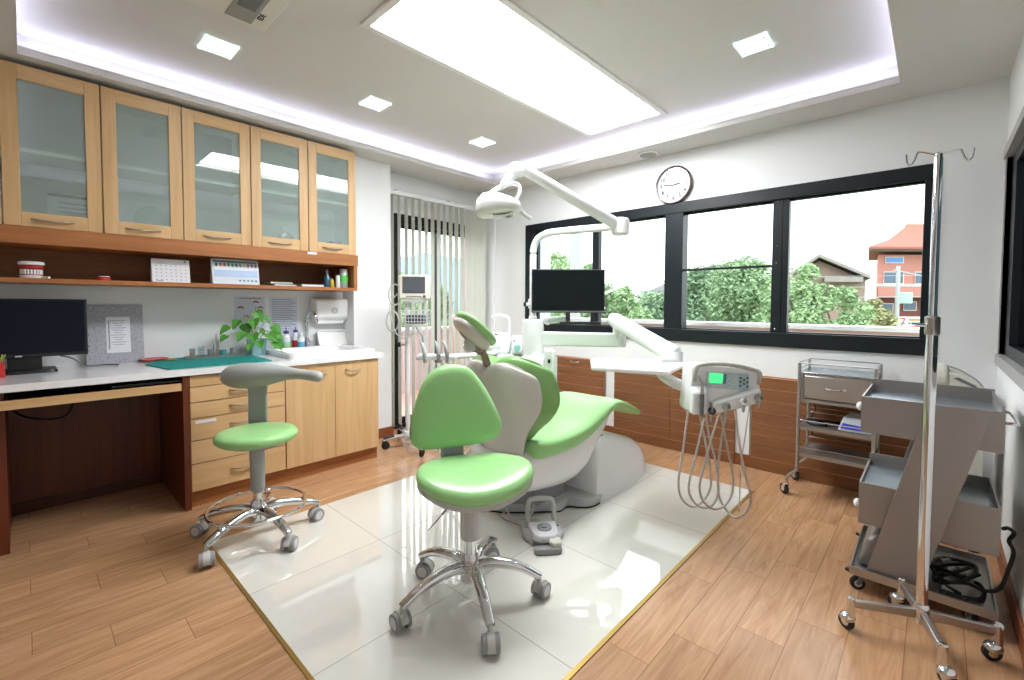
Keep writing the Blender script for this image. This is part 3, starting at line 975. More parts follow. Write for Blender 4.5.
# computer monitor, pencil box, speckled board
r = thing('computer_monitor', 'black computer monitor with thin bezel on the desk', 'monitor', (-3.62, .0, WT))
B().box(-3.60, -3.57, -.30, .245, .902, 1.218).build('casing', BLACK, r, bevel=.004)
B().box(-3.5705, -3.569, -.288, .233, .920, 1.208).build('screen', mat('navy_screen', (8, 15, 30), .35, spec=.2), r)
B().box(-3.62, -3.59, -.07, .06, WT + .01, .92).build('neck', BLACK, r, bevel=.006)
B().skin([rrect(-3.72, -3.50, -.12, .12, WT + .0005, .03), rrect(-3.715, -3.505, -.115, .115, WT + .014, .03)]).build('foot', BLACK, r)
B().box(-3.5695, -3.5685, -.04, -.015, .906, .914).build('badge', GREYL, r)
tag(B().tube(smooth_path([(-3.61, .13, .90), (-3.6, .18, .88), (-3.62, .24, WT + .01), (-3.66, .32, WT + .006), (-3.6, .38, WT + .006)]), .005, 6).build('monitor_cable', GREYD), 'dark cable curving from the monitor onto the desk', 'cable')
r = thing('speckled_board', 'grey speckled panel leaning on the wall beside the monitor', 'board', (-3.76, .385, WT))
Mb = Matrix.Rotation(math.radians(-7), 3, 'Y')
q = B().obox((-3.766, .385, WT + .183), (.012, .275, .37), Mb)
q.build('panel', mat('speckle_grey', (168, 170, 178), .7, vary=.75, vscale=130), r)
q = B().obox((-3.758, .40, WT + .178), (.0015, .115, .225), Mb).m(1)
for k in range(11):
    q.obox(Vector((-3.7568, .40 + .0, WT + .178)) + Mb @ Vector((0, .0, .088 - k * .015)), (.0006, .075 - .02 * (k % 3), .003), Mb)
q.obox(Vector((-3.7568, .355, WT + .178)), (.0006, .006, .18), Mb)
q.build('notice', [PAPER, INKG], r)
for z in (1.0, .935):
    B().ball((-3.752, .265, z), .007).build('clip', NICKEL, r)
r = thing('pencil_box', 'red square pencil box at the edge of the desk', 'pencil box', (-3.42, -.09, WT))
q = B()
q.skin([rrect(-3.48, -3.41, -.14, -.075, WT, .004), rrect(-3.48, -3.41, -.14, -.075, WT + .075, .004), rrect(-3.477, -3.413, -.137, -.078, WT + .075, .003), rrect(-3.477, -3.413, -.137, -.078, WT + .005, .003)])
q.build('box', RED, r)
for (x, y, dx, dy, mm) in ((-3.44, -.10, .01, .04, mat('pencil_green', (120, 160, 70), .5)), (-3.45, -.095, .0, .025, mat('pencil_yellow', (206, 170, 80), .5))):
    tag(B().tube([(x, y - .012, WT + .006), (x + dx, y + dy - .012, WT + .115)], [.0035, .0035], 6).build('pencil', mm), ('green' if dx else 'yellow') + ' pencil standing in the red pencil box', 'pencil')

# on the shelf
SH = 1.326
r = thing('dental_model', 'red and white model of upper and lower teeth on the shelf', 'dental model', (-3.55, .03, SH))
for k, (z, rr_, mm) in enumerate(((0.0, .046, CERAMIC), (.012, .043, RED), (.052, .046, RED), (.072, .052, CERAMIC))):
    B().lathe([(rr_ * .95, 0), (rr_, .004), (rr_ * .97, .016 if k != 1 else .012), (rr_ * .8, .02)], (-3.55, .03, SH + z), seg=20, squash=(.85, 1)).build('gum' if mm is RED else 'jaw_base', mm, r)
for z, a in ((.028, 0), (.041, .1)):
    q = B()
    for k in range(13):
        t = -PI * .62 + PI * 1.24 * k / 12
        q.ball((-3.55 + .036 * math.cos(t), .03 + .038 * math.sin(t), SH + z), (.005, .0055, .0085), 8, n=5)
    q.build('teeth', CERAMIC, r)
B().tube([(-3.52, .07, SH + .006), (-3.49, .095, SH + .006)], .007, 8).build('loose_tooth', CERAMIC, r)
tag(B().lathe([(.03, 0), (.033, .005), (.026, .018), (.03, .022)], (-3.53, .318, SH), squash=(.8, 1)).m(1).lathe([(.03, .0185), (.026, .026)], (-3.53, .318, SH), squash=(.7, .9)).build('denture_model', [RED, CERAMIC]), 'small red and white denture lying alone on the shelf', 'dental model')
r = thing('desk_calendar', 'white monthly desk calendar standing on the shelf', 'calendar', (-3.52, .64, SH))
Mc = Matrix.Rotation(math.radians(-12), 3, 'Y')
cc = Vector((-3.525, .635, SH + .0745))
B().obox(cc, (.002, .195, .148), Mc).obox(cc + Vector((-.032, 0, 0)), (.002, .195, .148), Matrix.Rotation(math.radians(12), 3, 'Y')).build('sheet', PAPER, r)
q = B()
for i in range(7):
    for j in range(5):
        q.obox(cc + Mc @ Vector((.0015, -.075 + i * .025, .03 - j * .022)), (.0006, .006, .005), Mc)
q.obox(cc + Mc @ Vector((.0015, .075, .06)), (.0006, .012, .012), Mc).obox(cc + Mc @ Vector((.0015, -.06, -.064)), (.0006, .035, .004), Mc)
q.build('lettering', INKG, r)
r = thing('shade_guide_board', 'glossy card of coloured samples in a stand on the shelf', 'sample card', (-3.52, 1.0, SH))
cc = Vector((-3.515, .995, SH + .086))
B().obox(cc, (.004, .285, .172), Mc).obox(cc + Vector((-.04, 0, 0)), (.003, .285, .168), Matrix.Rotation(math.radians(12), 3, 'Y')).build('card', mat('glossy_card', (214, 222, 232), .1, coat=.6), r)
q = B().obox(cc + Mc @ Vector((.003, 0, .07)), (.0008, .27, .012), Mc)
q.m(7).obox(cc + Mc @ Vector((.003, .0, -.012)), (.0008, .26, .045), Mc).m(0)
cols = [0, 1, 2, 3, 3, 0, 4, 5, 6, 6, 6]
for i in range(11):
    q.m(cols[i]).obox(cc + Mc @ Vector((.003, -.115 + i * .024, .046)), (.0008, .012, .026), Mc)
q.m(0)
for i in range(5):
    q.obox(cc + Mc @ Vector((.003, .02 + i * .025, -.06)), (.0008, .013, .013), Mc)
q.build('lettering', [mat('ink_teal', (40, 130, 140), .4), mat('ink_orange', (210, 140, 70), .4), mat('ink_red', (190, 90, 80), .4), mat('ink_green', (70, 150, 130), .4), mat('ink_cyan', (90, 150, 190), .4), mat('ink_yellow', (210, 200, 120), .4), mat('ink_purple', (140, 100, 170), .4), mat('ink_sky', (150, 180, 215), .3)], r)
def book(x0, x1, y0, y1, z, h, cov, lab, nm='book'):
    r = thing(nm, lab, 'book', ((x0 + x1) / 2, (y0 + y1) / 2, z))
    B().box(x0, x1, y0, y1, z, z + .003).box(x0, x1, y0, y1, z + h - .003, z + h).box(x0, x0 + .003, y0, y1, z + .003, z + h - .003).build('cover', cov, r)
    B().box(x0 + .003, x1 - .004, y0 + .003, y1 - .003, z + .003, z + h - .003).build('pages', PAPER, r)
book(-3.68, -3.51, 1.24, 1.40, SH, .016, mat('cover_dark', (60, 62, 60), .5), 'lower book of the two lying stack under the green one')
book(-3.67, -3.53, 1.22, 1.38, SH + .016, .016, mat('cover_green', (120, 140, 70), .5), 'thin green covered book on top of the other on the shelf')
book(-3.67, -3.49, 1.425, 1.60, SH, .022, mat('cover_black', (40, 40, 44), .5), 'flat book with white page edge and black cover on the shelf')
bottle(-3.54, 1.645, SH, [(.027, 0), (.028, .004), (.028, .075), (.01, .105), (.01, .115)], mat('teal_bottle', (40, 90, 110), .3), [(.012, .115), (.012, .13), (.009, .14), (.003, .143)], mat('lilac_cap', (120, 120, 150), .4), 'dark teal bottle with lilac nozzle at the end of the shelf')
bottle(-3.51, 1.668, SH, [(.017, 0), (.018, .003), (.018, .05), (.011, .06)], mat('ochre_bottle', (190, 160, 50), .4), [(.009, .06), (.009, .068), (.003, .07)], mat('yellow_cap', (206, 190, 70), .4), 'small yellow bottle in front of the teal bottle')
bottle(-3.505, 1.715, SH, [(.016, 0), (.017, .003), (.017, .075), (.013, .078)], CLRP, [(.0165, .078), (.0165, .095), (.012, .098)], WHITE, 'small plain white bottle on the shelf end')
bottle(-3.53, 1.775, SH, [(.034, 0), (.035, .004), (.035, .12), (.028, .13)], mat('jar_grey', (150, 164, 158), .2), [(.03, .13), (.03, .15), (.02, .152)], GREYL, 'wide jar with bright green label at the end of the shelf', (.0355, .045, .1, mat('bright_green', (96, 200, 90), .4)))
# socket on the pier
r = thing('wall_socket', 'white wall socket low on the pier beside the sink cabinet', 'socket', (-3.6, 2.02, .33))
B().box(-3.6, -3.59, 1.985, 2.055, .27, .35).build('plate', WHITEM, r, bevel=.003)
# ------------------------------------------------------------------ low cupboards under the window
FY = 3.63
def low_cupboard(x0, x1, seams, handles, lab):
    r = thing('low_cupboard', lab, 'cupboard', ((x0 + x1) / 2, FY, 0), 'low brown cupboards under the long window')
    B().box(x0, x1, FY + .004, YB - .001, 0, .688).build('body', wood('cupboard_body', (146, 88, 50), (170, 108, 66), 'X'), r)
    xs = [x0] + seams + [x1]
    ds = []
    for i in range(len(xs) - 1):
        q = B()
        q.box(xs[i] + .0015, xs[i + 1] - .0015, FY, FY + .0035, .002, .683)
        q.m(1)
        for k in range(8):
            q.box(xs[i] + .0015, xs[i + 1] - .0015, FY - .004, FY, .003 + k * .0851, .003 + (k + 1) * .0851 - .0062)
        ds.append(q.build('door', [mat('joint_light', (214, 166, 134), .6), TEAKX], r))
    for hx in handles:
        i = max(j for j in range(len(ds)) if xs[j] <= hx)
        bow_handle(hx, FY - .004, .648, .055, ds[i], .022, axis='X', drop=.006)
    return r


low_cupboard(-3.05, -2.222, [-2.71], [-2.81, -2.545], 'low brown grooved cupboard behind the dental chair, nearest the room corner')
low_cupboard(-2.11, -1.082, [-1.586], [-1.72, -1.47], 'low brown grooved cupboard behind the foot of the dental chair and delivery unit')
low_cupboard(-.968, .046, [-.452], [-.6, -.3], 'low brown grooved cupboard behind the steel trolley with wire rails')
struct('trim_5', B().box(-2.216, -2.206, YB - .008, YB, 0, .68).box(-.972 - .012, -.972 - .004, YB - .008, YB, 0, .66), NICKEL)

# wall clock, 2:46
r = thing('wall_clock', 'round brown rimmed wall clock with white dial above the long window', 'clock', (-1.588, YB, 2.176))
ck = Vector((-1.588, YB, 2.176))
CR = .152
B().lathe([(CR, 0), (CR, -.03), (CR - .006, -.036), (CR - .013, -.034), (CR - .014, -.004)], ck, (0, 1, 0), 48, caps=False).build('rim', mat('clock_brown', (66, 46, 44), .3, coat=.4), r)
B().lathe([(CR - .012, 0), (CR - .012, -.018)], ck, (0, 1, 0), 48).build('dial', mat('dial_white', (206, 212, 222), .5), r)
q = B()
for k in range(1, 13):
    a = PI / 2 - k * PI / 6
    q.text(str(k), .044, Matrix.Translation((ck.x + .106 * math.cos(a), YB - .0195, ck.z + .106 * math.sin(a))) @ Matrix.Rotation(PI / 2, 4, 'X'), .0005, bold=.0011)
for k in range(60):
    a = k * PI / 30
    q.obox((ck.x + .133 * math.cos(a), YB - .0188, ck.z + .133 * math.sin(a)), (.004, .001, .0015), Matrix.Rotation(-a, 3, 'Y'))
q.build('numerals', mat('numeral_grey', (40, 46, 60), .5), r)
for nm, deg, L, w_ in (('hour_hand', 90 - 83, .062, .006), ('minute_hand', 180 - 6 + 0, .092, .005), ('second_hand', 184, .03, .002)):
    a = math.radians(deg)
    B().prism([(ck.x + p * math.cos(a) - s_2 * math.sin(a), YB - .0225, ck.z + p * math.sin(a) + s_2 * math.cos(a)) for p, s_2 in ((-.015, -w_ / 2), (L * .8, -w_ * .8), (L, 0), (L * .8, w_ * .8), (-.015, w_ / 2))], (0, .0015, 0)).build(nm, INKB, r)
B().lathe([(CR - .015, 0), (CR - .015, -.002)], ck + Vector((0, -.029, 0)), (0, 1, 0), 48).build('cover_glass', glass('clock_glass', (1, 1, 1), 1.5), r)

# ------------------------------------------------------------------ stools
def star_base(r, hub, R_, angles, z_end=.095, z_hub=.14, hub_r=.036, mt=None, wheel=None, hood=None):
    """Five tapered chrome legs, each ending in a twin wheel caster."""
    mt = mt or CHROME
    B().lathe([(hub_r * .75, .075), (hub_r * 1.1, .085), (hub_r * 1.15, z_hub), (hub_r * .9, z_hub + .035), (hub_r * .72, z_hub + .05)], hub, seg=24).build('hub', mt, r)
    for i, (a, rr_) in enumerate(zip(angles, R_)):
        a = math.radians(a)
        d = Vector((math.cos(a), math.sin(a), 0))
        P = [hub + d * (rr_ * t) + Vector((0, 0, z)) for t, z in ((.06, z_hub - .012), (.25, z_hub + .004), (.5, z_hub - .002), (.75, z_hub - .02), (.95, z_end + .005), (1.02, z_end - .004))]
        B().tube(smooth_path(P, 4), [(.029 - .012 * k / 20, .025 - .012 * k / 20) for k in range(21)], 14).build('leg', mt, r)
        e = hub + d * rr_
        sw = a + .9 + i * 1.3                      # swivel of the caster
        c = B()
        ax = Vector((-math.sin(sw), math.cos(sw), 0))
        fw = Vector((math.cos(sw), math.sin(sw), 0))
        c.cyl(e + Vector((0, 0, .06)), .009, z_end - .06, 10)
        hoodp = []
        for k in range(9):
            t = math.radians(-20 + 200 * k / 8)
            hoodp.append(e + fw * .014 + fw * (.0365 * math.cos(t)) + Vector((0, 0, .034 + .0365 * math.sin(t))) - ax * .014)
        c.skin([[p for p in hoodp] + [e + fw * .014 + fw * (.014) * math.cos(math.radians(t)) + Vector((0, 0, .034 + .018 * math.sin(math.radians(t)))) - ax * .014 for t in (160, 90, 20)],
                [p + ax * .028 for p in hoodp] + [e + fw * .014 + fw * (.014) * math.cos(math.radians(t)) + Vector((0, 0, .034 + .018 * math.sin(math.radians(t)))) + ax * .014 for t in (160, 90, 20)]])
        cs = c.build('caster', hood or GREYL, r)
        for s_ in (-1, 1):
            wc = e + fw * .014 + ax * (s_ * .015) + Vector((0, 0, .033))
            B().lathe([(.033, 0), (.033, .014), (.025, .017), (.0225, .0155), (.004, .0155)], wc, ax * s_, 22).m(1).lathe([(.022, .0), (.022, .0165)], wc, ax * s_, 22).build('wheel', wheel or [mat('wheel_grey', (150, 150, 152), .5), mat('wheel_cap', (212, 212, 210), .4)], cs)


# assistant stool by the drawers
hub = Vector((-2.535, .80, 0))
r = thing('assistant_stool', 'green round assistant stool with grey body bar and foot ring by the drawers', 'stool', hub)
star_base(r, hub, (.29, .282, .294, .287, .285), (-63.4, 8.6, 80, 152, -135))
B().lathe([(.021, .16), (.021, .26)], hub, seg=20).build('gas_lift', CHROME, r)
B().lathe([(.030, .235), (.033, .24), (.036, .45), (.03, .47)], hub, seg=24).build('column_cover', GREYP, r)
B().tube([hub + Vector((.225 * math.cos(k * PI / 20), .225 * math.sin(k * PI / 20), .155)) for k in range(40)], .0085, 10, loop=True).build('foot_ring', CHROME, r)
q = B()
for a in (8.6, 80, 152, -135, -63.4):
    a = math.radians(a)
    B().tube([hub + Vector((.212 * math.cos(a), .212 * math.sin(a), .115)), hub + Vector((.222 * math.cos(a), .222 * math.sin(a), .152))], .006, 8).build('ring_strut', CHROME, r)
q.bm.free()
B().lathe([(.06, .475), (.15, .485), (.172, .495), (.17, .50)], hub, seg=40).build('seat_pan', GREYP, r)
B().lathe([(.155, .494), (.178, .499), (.190, .512), (.191, .528), (.180, .543), (.150, .551), (.09, .554), (.0, .5545)], hub, seg=48).build('seat', GREEN, r, sharp=80)
cr = Vector((_r.x, _r.y, 0))
cf = Vector((_f.x, _f.y, 0)).normalized()
pc = hub + cf * .2 - cr * .105
q = B()
q.skin([[pc + cr * (a * w_) + cf * (b_ * .5) + Vector((0, 0, z)) for a, b_ in ((-1, -.02), (1, -.02), (1, .02), (-1, .02))] for z, w_ in ((.44, .05), (.56, .052), (.70, .050), (.80, .06))])
q.build('back_post', GREYP, r, bevel=.006)
B().tube([hub + Vector((0, 0, .46)), hub + cf * .12 + Vector((0, 0, .455)), pc + Vector((0, 0, .45))], [(.04, .012)] * 3, 10).build('post_bracket', GREYP, r)
bar = [(-.185, .07, .795, .028, .026), (-.17, .05, .80, .05, .043), (-.13, .02, .808, .06, .056), (-.06, -.01, .815, .062, .062), (.02, -.02, .822, .058, .056), (.10, -.03, .832, .045, .040), (.17, -.05, .835, .032, .026), (.24, -.08, .833, .026, .021), (.29, -.11, .832, .028, .024), (.32, -.13, .830, .028, .025), (.338, -.145, .829, .016, .016)]
P = [hub + cf * .215 + cr * (a * 1.19 - .10) + cf * b_ + Vector((0, 0, z - .02)) for a, b_, z, _, _ in bar]
B().tube(P, [(c * 1.15, d * 1.22) for *_, c, d in bar], 20).build('body_bar', mat('stool_bar_grey', (170, 176, 173), .5), r, subsurf=1)

# dentist stool in the foreground
hub = Vector((-1.351, 1.209, 0))
r = thing('dentist_stool', 'green dentist stool with saddle seat and triangular backrest in front of the chair', 'stool', hub)
star_base(r, hub, (.28, .30, .279, .295, .288), (44.7, 116.6, 188, 261, 332), z_hub=.15)
B().lathe([(.027, .17), (.027, .30)], hub, seg=20).build('gas_lift', CHROME, r)
B().lathe([(.036, .255), (.040, .262), (.041, .45), (.036, .465)], hub, seg=24).build('column_cover', GREYL, r)
th = math.radians(61)
ex = Vector((math.cos(th), math.sin(th), 0))
ey = Vector((-math.sin(th), math.cos(th), 0))


def saddle(off, top, scale):
    rings = []
    for t in (0.02, .25, .5, .72, .88, .97, 1.0):
        ring = []
        for k in range(40):
            a = 2 * PI * k / 40
            ca, sa = math.cos(a), math.sin(a)
            x = .23 * math.copysign(abs(ca) ** .82, ca)
            y = .19 * math.copysign(abs(sa) ** .85, sa)
            x *= 1 - .14 * (y / .19) - (.05 if y > 0 else 0) * (y / .19)
            z = top + .030 * (x / .23) ** 2 + .020 * max(0, y / .19) ** 2 - .016 * max(0, -y / .19) ** 1.5 - .014 * (1 - (x / .23) ** 2)
            ring.append(((x, y, z), t))
        rings.append(ring)
    return rings


def seat_rings(top, bot, scale=1.0):
    prof = [(0.02, bot), (.6, bot), (.93, bot + .006), (.995, bot + .022), (1.0, top - .026), (.965, top - .008), (.88, top), (.6, top + .002), (.3, top), (.02, top - .002)]
    rings = []
    base = saddle(0, 0, 1)[0]
    for t, z in prof:
        rings.append([hub + ex * (p[0] * t * scale + .015) + ey * (p[1] * t * scale + .01) + Vector((0, 0, z + p[2] * (t ** 1.5))) for p, _ in base])
    return rings


B().skin(seat_rings(.497, .452, .985)).build('seat_pan', GREYL, r, sharp=60)
B().skin(seat_rings(.532, .472)).build('seat', GREEN, r, sharp=80)
# backrest: rounded triangle, convex towards the sitter
bc = hub + ey * .235 - ex * .01 + Vector((0, 0, .745))
outl = []
ctrl = [(-.065, .175), (0, .183), (.06, .165), (.12, .09), (.175, -.02), (.195, -.09), (.175, -.145), (.10, -.172), (0, -.178), (-.10, -.180), (-.165, -.168), (-.195, -.12), (-.185, -.03), (-.15, .08), (-.115, .14)]
m_ = len(ctrl)
for i in range(m_):
    a, b_, c, d = (Vector(ctrl[(i + j) % m_]) for j in (-1, 0, 1, 2))
    for j in range(4):
        t = j / 4
        outl.append(.5 * ((2 * b_) + (c - a) * t + (2 * a - 5 * b_ + 4 * c - d) * t * t + (3 * b_ - a - 3 * c + d) * t ** 3))
rings = []
for s_, dy in ((.02, .028), (.5, .028), (.9, .022), (1.0, .002), (1.0, -.012), (.95, -.03), (.8, -.04), (.5, -.045), (.02, -.047)):
    rings.append([bc - ex * .006 + ex * (p.x * s_ * 1.05) + Vector((0, 0, p.y * s_)) + ey * (dy + .35 * (p.x * s_) ** 2 * -1.0 + .12 * p.y * s_) for p in outl])
B().skin(rings).build('backrest', GREEN, r, sharp=80)
q = B()
q.skin([[hub + ey * (y + dy) + ex * (a * w_ * 1.2 - .03) + Vector((0, 0, z)) for a, dy in ((-1, -.008), (1, -.008), (1, .008), (-1, .008))] for z, w_, y in ((.455, .045, .12), (.46, .045, .215), (.50, .043, .235), (.58, .042, .245), (.70, .040, .262))])
q.build('back_post', GREYP, r, bevel=.004)
B().tube(smooth_path([hub + Vector((0, 0, .46)), hub - cr * .06 + Vector((0, 0, .41)), hub - cr * .115 + Vector((0, 0, .35)) - cf * .0], 3), .005, 8).build('lever', GREYP, r)
q = B()
q.skin([[hub - cr * (.105 + t * .06) + Vector((0, 0, .36 - t * .07)) + (cr * .7 + Vector((0, 0, .7))) * (a * w_) + cf * b_ for a, b_ in ((-1, -.006), (1, -.006), (1, .006), (-1, .006))] for t, w_ in ((0, .010), (.2, .020), (.85, .022), (1, .012))])
q.build('lever_paddle', GREYD, r, bevel=.004)
# ------------------------------------------------------------------ dental chair (long axis along the window side)
XC = -1.72
r = thing('dental_chair', 'green and white reclining dental chair on the tiled floor', 'dental chair', (XC, 2.3, 0))


def super_ring(cx_, cz_, hw, hh, n=36, e=.55, f=None):
    out = []
    for k in range(n):
        a = 2 * PI * k / n
        x = hw * math.copysign(abs(math.cos(a)) ** e, math.cos(a))
        z = hh * math.copysign(abs(math.sin(a)) ** e, math.sin(a))
        out.append((cx_ + x, cz_ + z + (f(x / hw) if f else 0)))
    return out


# gray floor plate with a rounded lobe
plate = [(-1.98, 1.83), (-1.90, 1.80), (-1.78, 1.84), (-1.60, 2.02), (-1.55, 2.08), (-1.555, 2.16), (-1.51, 2.19), (-1.47, 2.22), (-1.445, 2.27), (-1.445, 2.36), (-1.47, 2.42), (-1.55, 2.45), (-1.9, 2.45), (-2.0, 2.3), (-2.02, 2.0)]
outl = smooth_path([(x, y, 0) for x, y in plate] + [(plate[0][0], plate[0][1], 0)], 3)[:-1]
ctr = Vector((-1.75, 2.15, 0))
B().skin([[p + Vector((0, 0, .003)) for p in outl], [p + Vector((0, 0, .012)) for p in outl]]).build('base_seal', BLACK, r)
B().skin([[p * .995 + ctr * .005 + Vector((0, 0, .012)) for p in outl], [p + Vector((0, 0, .02)) for p in outl], [p + Vector((0, 0, .05)) for p in outl], [p * .985 + ctr * .015 + Vector((0, 0, .058)) for p in outl]]).build('base_plate', mat('base_grey', (190, 192, 192), .45, coat=.2), r)
# white humped housing behind, tapering to a rounded end
sec = [(2.30, .255, .35), (2.32, .262, .375), (2.37, .265, .388), (2.48, .265, .384), (2.64, .262, .345), (2.80, .255, .295), (2.94, .24, .25), (3.03, .21, .205), (3.09, .165, .155), (3.12, .12, .10), (3.13, .08, .05)]
rings = []
for y, hw, h_ in sec:
    ring = []
    for k in range(21):
        a = PI * k / 20
        ca, sa = math.cos(a), math.sin(a)
        x = hw * math.copysign(abs(ca) ** .4, ca)
        z = h_ * abs(sa) ** .45
        x *= 1 - .22 * (z / max(h_, .01)) ** 1.5
        lean = .10 * (z / .38) if y < 2.45 else 0
        ring.append((XC + .0 + x + .015, y + lean, z + .004))
    rings.append([Vector(p) for p in ring])
hs = B().skin(rings).build('base_housing', mat('housing_white', (242, 243, 243), .28, coat=.4), r, sharp=60)
B().ball((-1.535, 2.475, .372), (.016, .022, .006)).build('badge', mat('badge_green', (90, 150, 130), .4), hs)
B().ball((-1.555, 2.46, .385), (.006, .006, .005)).build('badge', RED, hs)
# white lift body under the seat
secs = [(1.70, .15, .28, .40), (1.73, .20, .22, .42), (1.82, .235, .185, .44), (1.98, .242, .16, .45), (2.10, .245, .15, .46), (2.20, .245, .155, .48), (2.28, .245, .19, .50), (2.36, .244, .29, .53), (2.48, .235, .40, .56), (2.58, .20, .48, .575), (2.64, .16, .52, .57)]
rings = []
for y, hw, z0, z1 in secs:
    ring = []
    cz_, hh = (z0 + z1) / 2, (z1 - z0) / 2
    for px_, pz_ in super_ring(0, 0, 1, 1, 32, .5):
        taper = 1 - .14 * max(0, -pz_) ** 1.6
        ring.append(Vector((XC + px_ * hw * taper, y + .07 * (pz_ if y < 1.8 else 0) * -1 * .3, cz_ + pz_ * hh)))
    rings.append(ring)
B().skin(rings).build('lift_body', mat('lift_white', (240, 240, 241), .3, coat=.35), r, sharp=60)
B().skin([[Vector((XC + a * w_, y, z)) for a in (-1, 1)] + [Vector((XC + a * w_, y + .3, z)) for a in (1, -1)] for w_, y, z in ((.10, 1.92, .05), (.10, 1.97, .24))]).build('lift_arm', mat('arm_grey', (150, 152, 154), .5), r, bevel=.01)
B().box(XC - .12, XC + .13, 1.694, 1.712, .385, .394).build('seam', BLACK, r)

# seat cushion with a raised knee and a falling foot end
seat = [(1.775, .480, .22, .03), (1.785, .486, .245, .05), (1.81, .492, .262, .06), (1.90, .492, .268, .062), (2.02, .486, .268, .062), (2.16, .492, .266, .060), (2.28, .512, .262, .057), (2.39, .545, .255, .052), (2.48, .574, .248, .046), (2.57, .590, .24, .038), (2.66, .583, .228, .033), (2.78, .545, .212, .029), (2.90, .498, .198, .026), (3.0, .455, .185, .024), (3.07, .425, .165, .021), (3.10, .412, .13, .015), (3.11, .408, .08, .008)]
rings = []
for y, zt, hw, hh in seat:
    cz_ = zt - hh
    side = .022 if y < 2.3 else .010
    rings.append([Vector((XC + x, y, z)) for x, z in super_ring(0, cz_, hw, hh, 40, .6, lambda u: 0)])
for i, (y, zt, hw, hh) in enumerate(seat):
    for v in rings[i]:
        u = (v.x - XC) / max(hw, .01)
        if v.z > zt - hh:
            v.z += (.02 if y < 2.35 else .006) * (abs(u) ** 3 if abs(u) < .86 else .6) - (.012 if y < 2.35 else .004) * (1 - abs(u))
B().skin(rings).build('seat_cushion', GREEN, r, subsurf=1)


# backrest: curved shell and pad with shoulder humps
def back_w(z):
    tb = [(.385, .185), (.42, .19), (.48, .198), (.54, .222), (.60, .256), (.66, .282), (.72, .288), (.78, .280), (.83, .268), (.87, .252), (.91, .238)]
    for (z0, w0), (z1, w1) in zip(tb, tb[1:]):
        if z <= z1:
            t = max(0, min(1, (z - z0) / (z1 - z0)))
            return w0 + (w1 - w0) * t
    return tb[-1][1]


def back_spine(z):
    return 1.735 - .17 * (z - .40) - .05 * math.sin(PI * min(1, max(0, (z - .40) / .5)))


def back_rings(grow, d0, d1, zlo, zhi, crown):
    rings = []
    nz = 15
    for i in range(nz):
        t = i / (nz - 1)
        z = zlo + (zhi - zlo) * t
        w = back_w(z) + grow
        if t > .93:
            w *= 1 - (t - .93) * 2.2
        if t < .05:
            w *= .97
        if grow > 0 and t < .3:
            w *= .80 + .2 * (t / .3)
        ring = []
        m = 15
        for side_ in (0, 1):
            for k in range(m):
                u = -1 + 2 * k / (m - 1)
                if side_:
                    u = -u
                x = w * u
                wrap = .18 * (abs(x) / .29) ** 2.2 * (1.0 if z > .5 else max(.35, (z - .3) * 5))
                edge = (1 - abs(u) ** 6)
                y = back_spine(z) + wrap + (d1 if side_ else d0) * (.35 + .65 * edge) + (0 if side_ else (1 - edge) * .0)
                ends = .5 if i in (0, nz - 1) else 1
                mid = (d0 + d1) / 2
                y = back_spine(z) + wrap + mid + ((d1 if side_ else d0) - mid) * (.25 + .75 * edge) * (ends)
                hump = crown * (max(0, t - .62) / .38) ** 1.5 * (math.sin(PI * min(1, abs(u) ** 1.1)) * .9 - .35 * (1 - abs(u)))
                ring.append(Vector((XC + x, y, z + hump)))
        rings.append(ring)
    return rings


B().skin(back_rings(-.014, -.03, .02, .385, .862, .075)).build('backrest_shell', SHELL, r, subsurf=1)
B().skin(back_rings(.020, .022, .085, .47, .890, .075)).build('backrest_cushion', mat('green_vinyl_back', (132, 182, 108), .34, coat=.2), r, subsurf=1)

# headrest, tilted back and slightly turned
T_ = math.radians(47)
bz = math.radians(-24)
Mz = rotz(bz)
tv = Mz @ Vector((0, -math.sin(T_), math.cos(T_)))
nv = Mz @ Vector((0, math.cos(T_), math.sin(T_)))
wv = Mz @ Vector((1, 0, 0))
hc = Vector((-1.715, 1.545, 1.055))
Mh = Matrix((wv, tv, nv)).transposed()


def pad(c, a, b_, h_, bend, e=.8):
    rings = []
    for s_, z in ((.02, -h_), (.5, -h_ * .98), (.85, -h_ * .8), (.98, -h_ * .35), (1, 0), (.97, h_ * .45), (.85, h_ * .82), (.5, h_), (.02, h_ * 1.02)):
        ring = []
        for k in range(32):
            t = 2 * PI * k / 32
            x = a * s_ * math.copysign(abs(math.cos(t)) ** e, math.cos(t))
            y = b_ * s_ * math.copysign(abs(math.sin(t)) ** e, math.sin(t))
            ring.append(c + Mh @ Vector((x, y, z + bend * ((x / a) ** 2 + .6 * (y / b_) ** 2))))
        rings.append(ring)
    return rings


B().skin(pad(hc + nv * .018, .122, .122, .026, .016)).build('headrest_cushion', GREEN, r, sharp=80)
B().skin(pad(hc - nv * .014, .112, .112, .028, .012)).build('headrest_shell', SHELL, r, sharp=80)
pv = hc - nv * .045 - tv * .035
B().tube([hc - nv * .036 + tv * .06, hc - nv * .042 + tv * .03, pv], [(.012, .006), (.012, .007), (.012, .008)], 10, up=nv).build('headrest_rail', BRONZE, r)
B().lathe([(.030, -.02), (.036, -.014), (.036, .014), (.030, .02)], pv - wv * .0, wv, 24).build('headrest_knob', GREYL, r)
neck = [pv - tv * .005 - nv * .01, pv - tv * .05 - nv * .005, Vector((-1.72, 1.62, .96)), Vector((-1.72, 1.655, .885)), Vector((-1.72, 1.675, .83))]
B().tube(smooth_path(neck, 3), [(.022 + .010 * k / 12, .011) for k in range(13)], 12, up=(0, 1, 0)).build('headrest_stem', BRONZE, r)

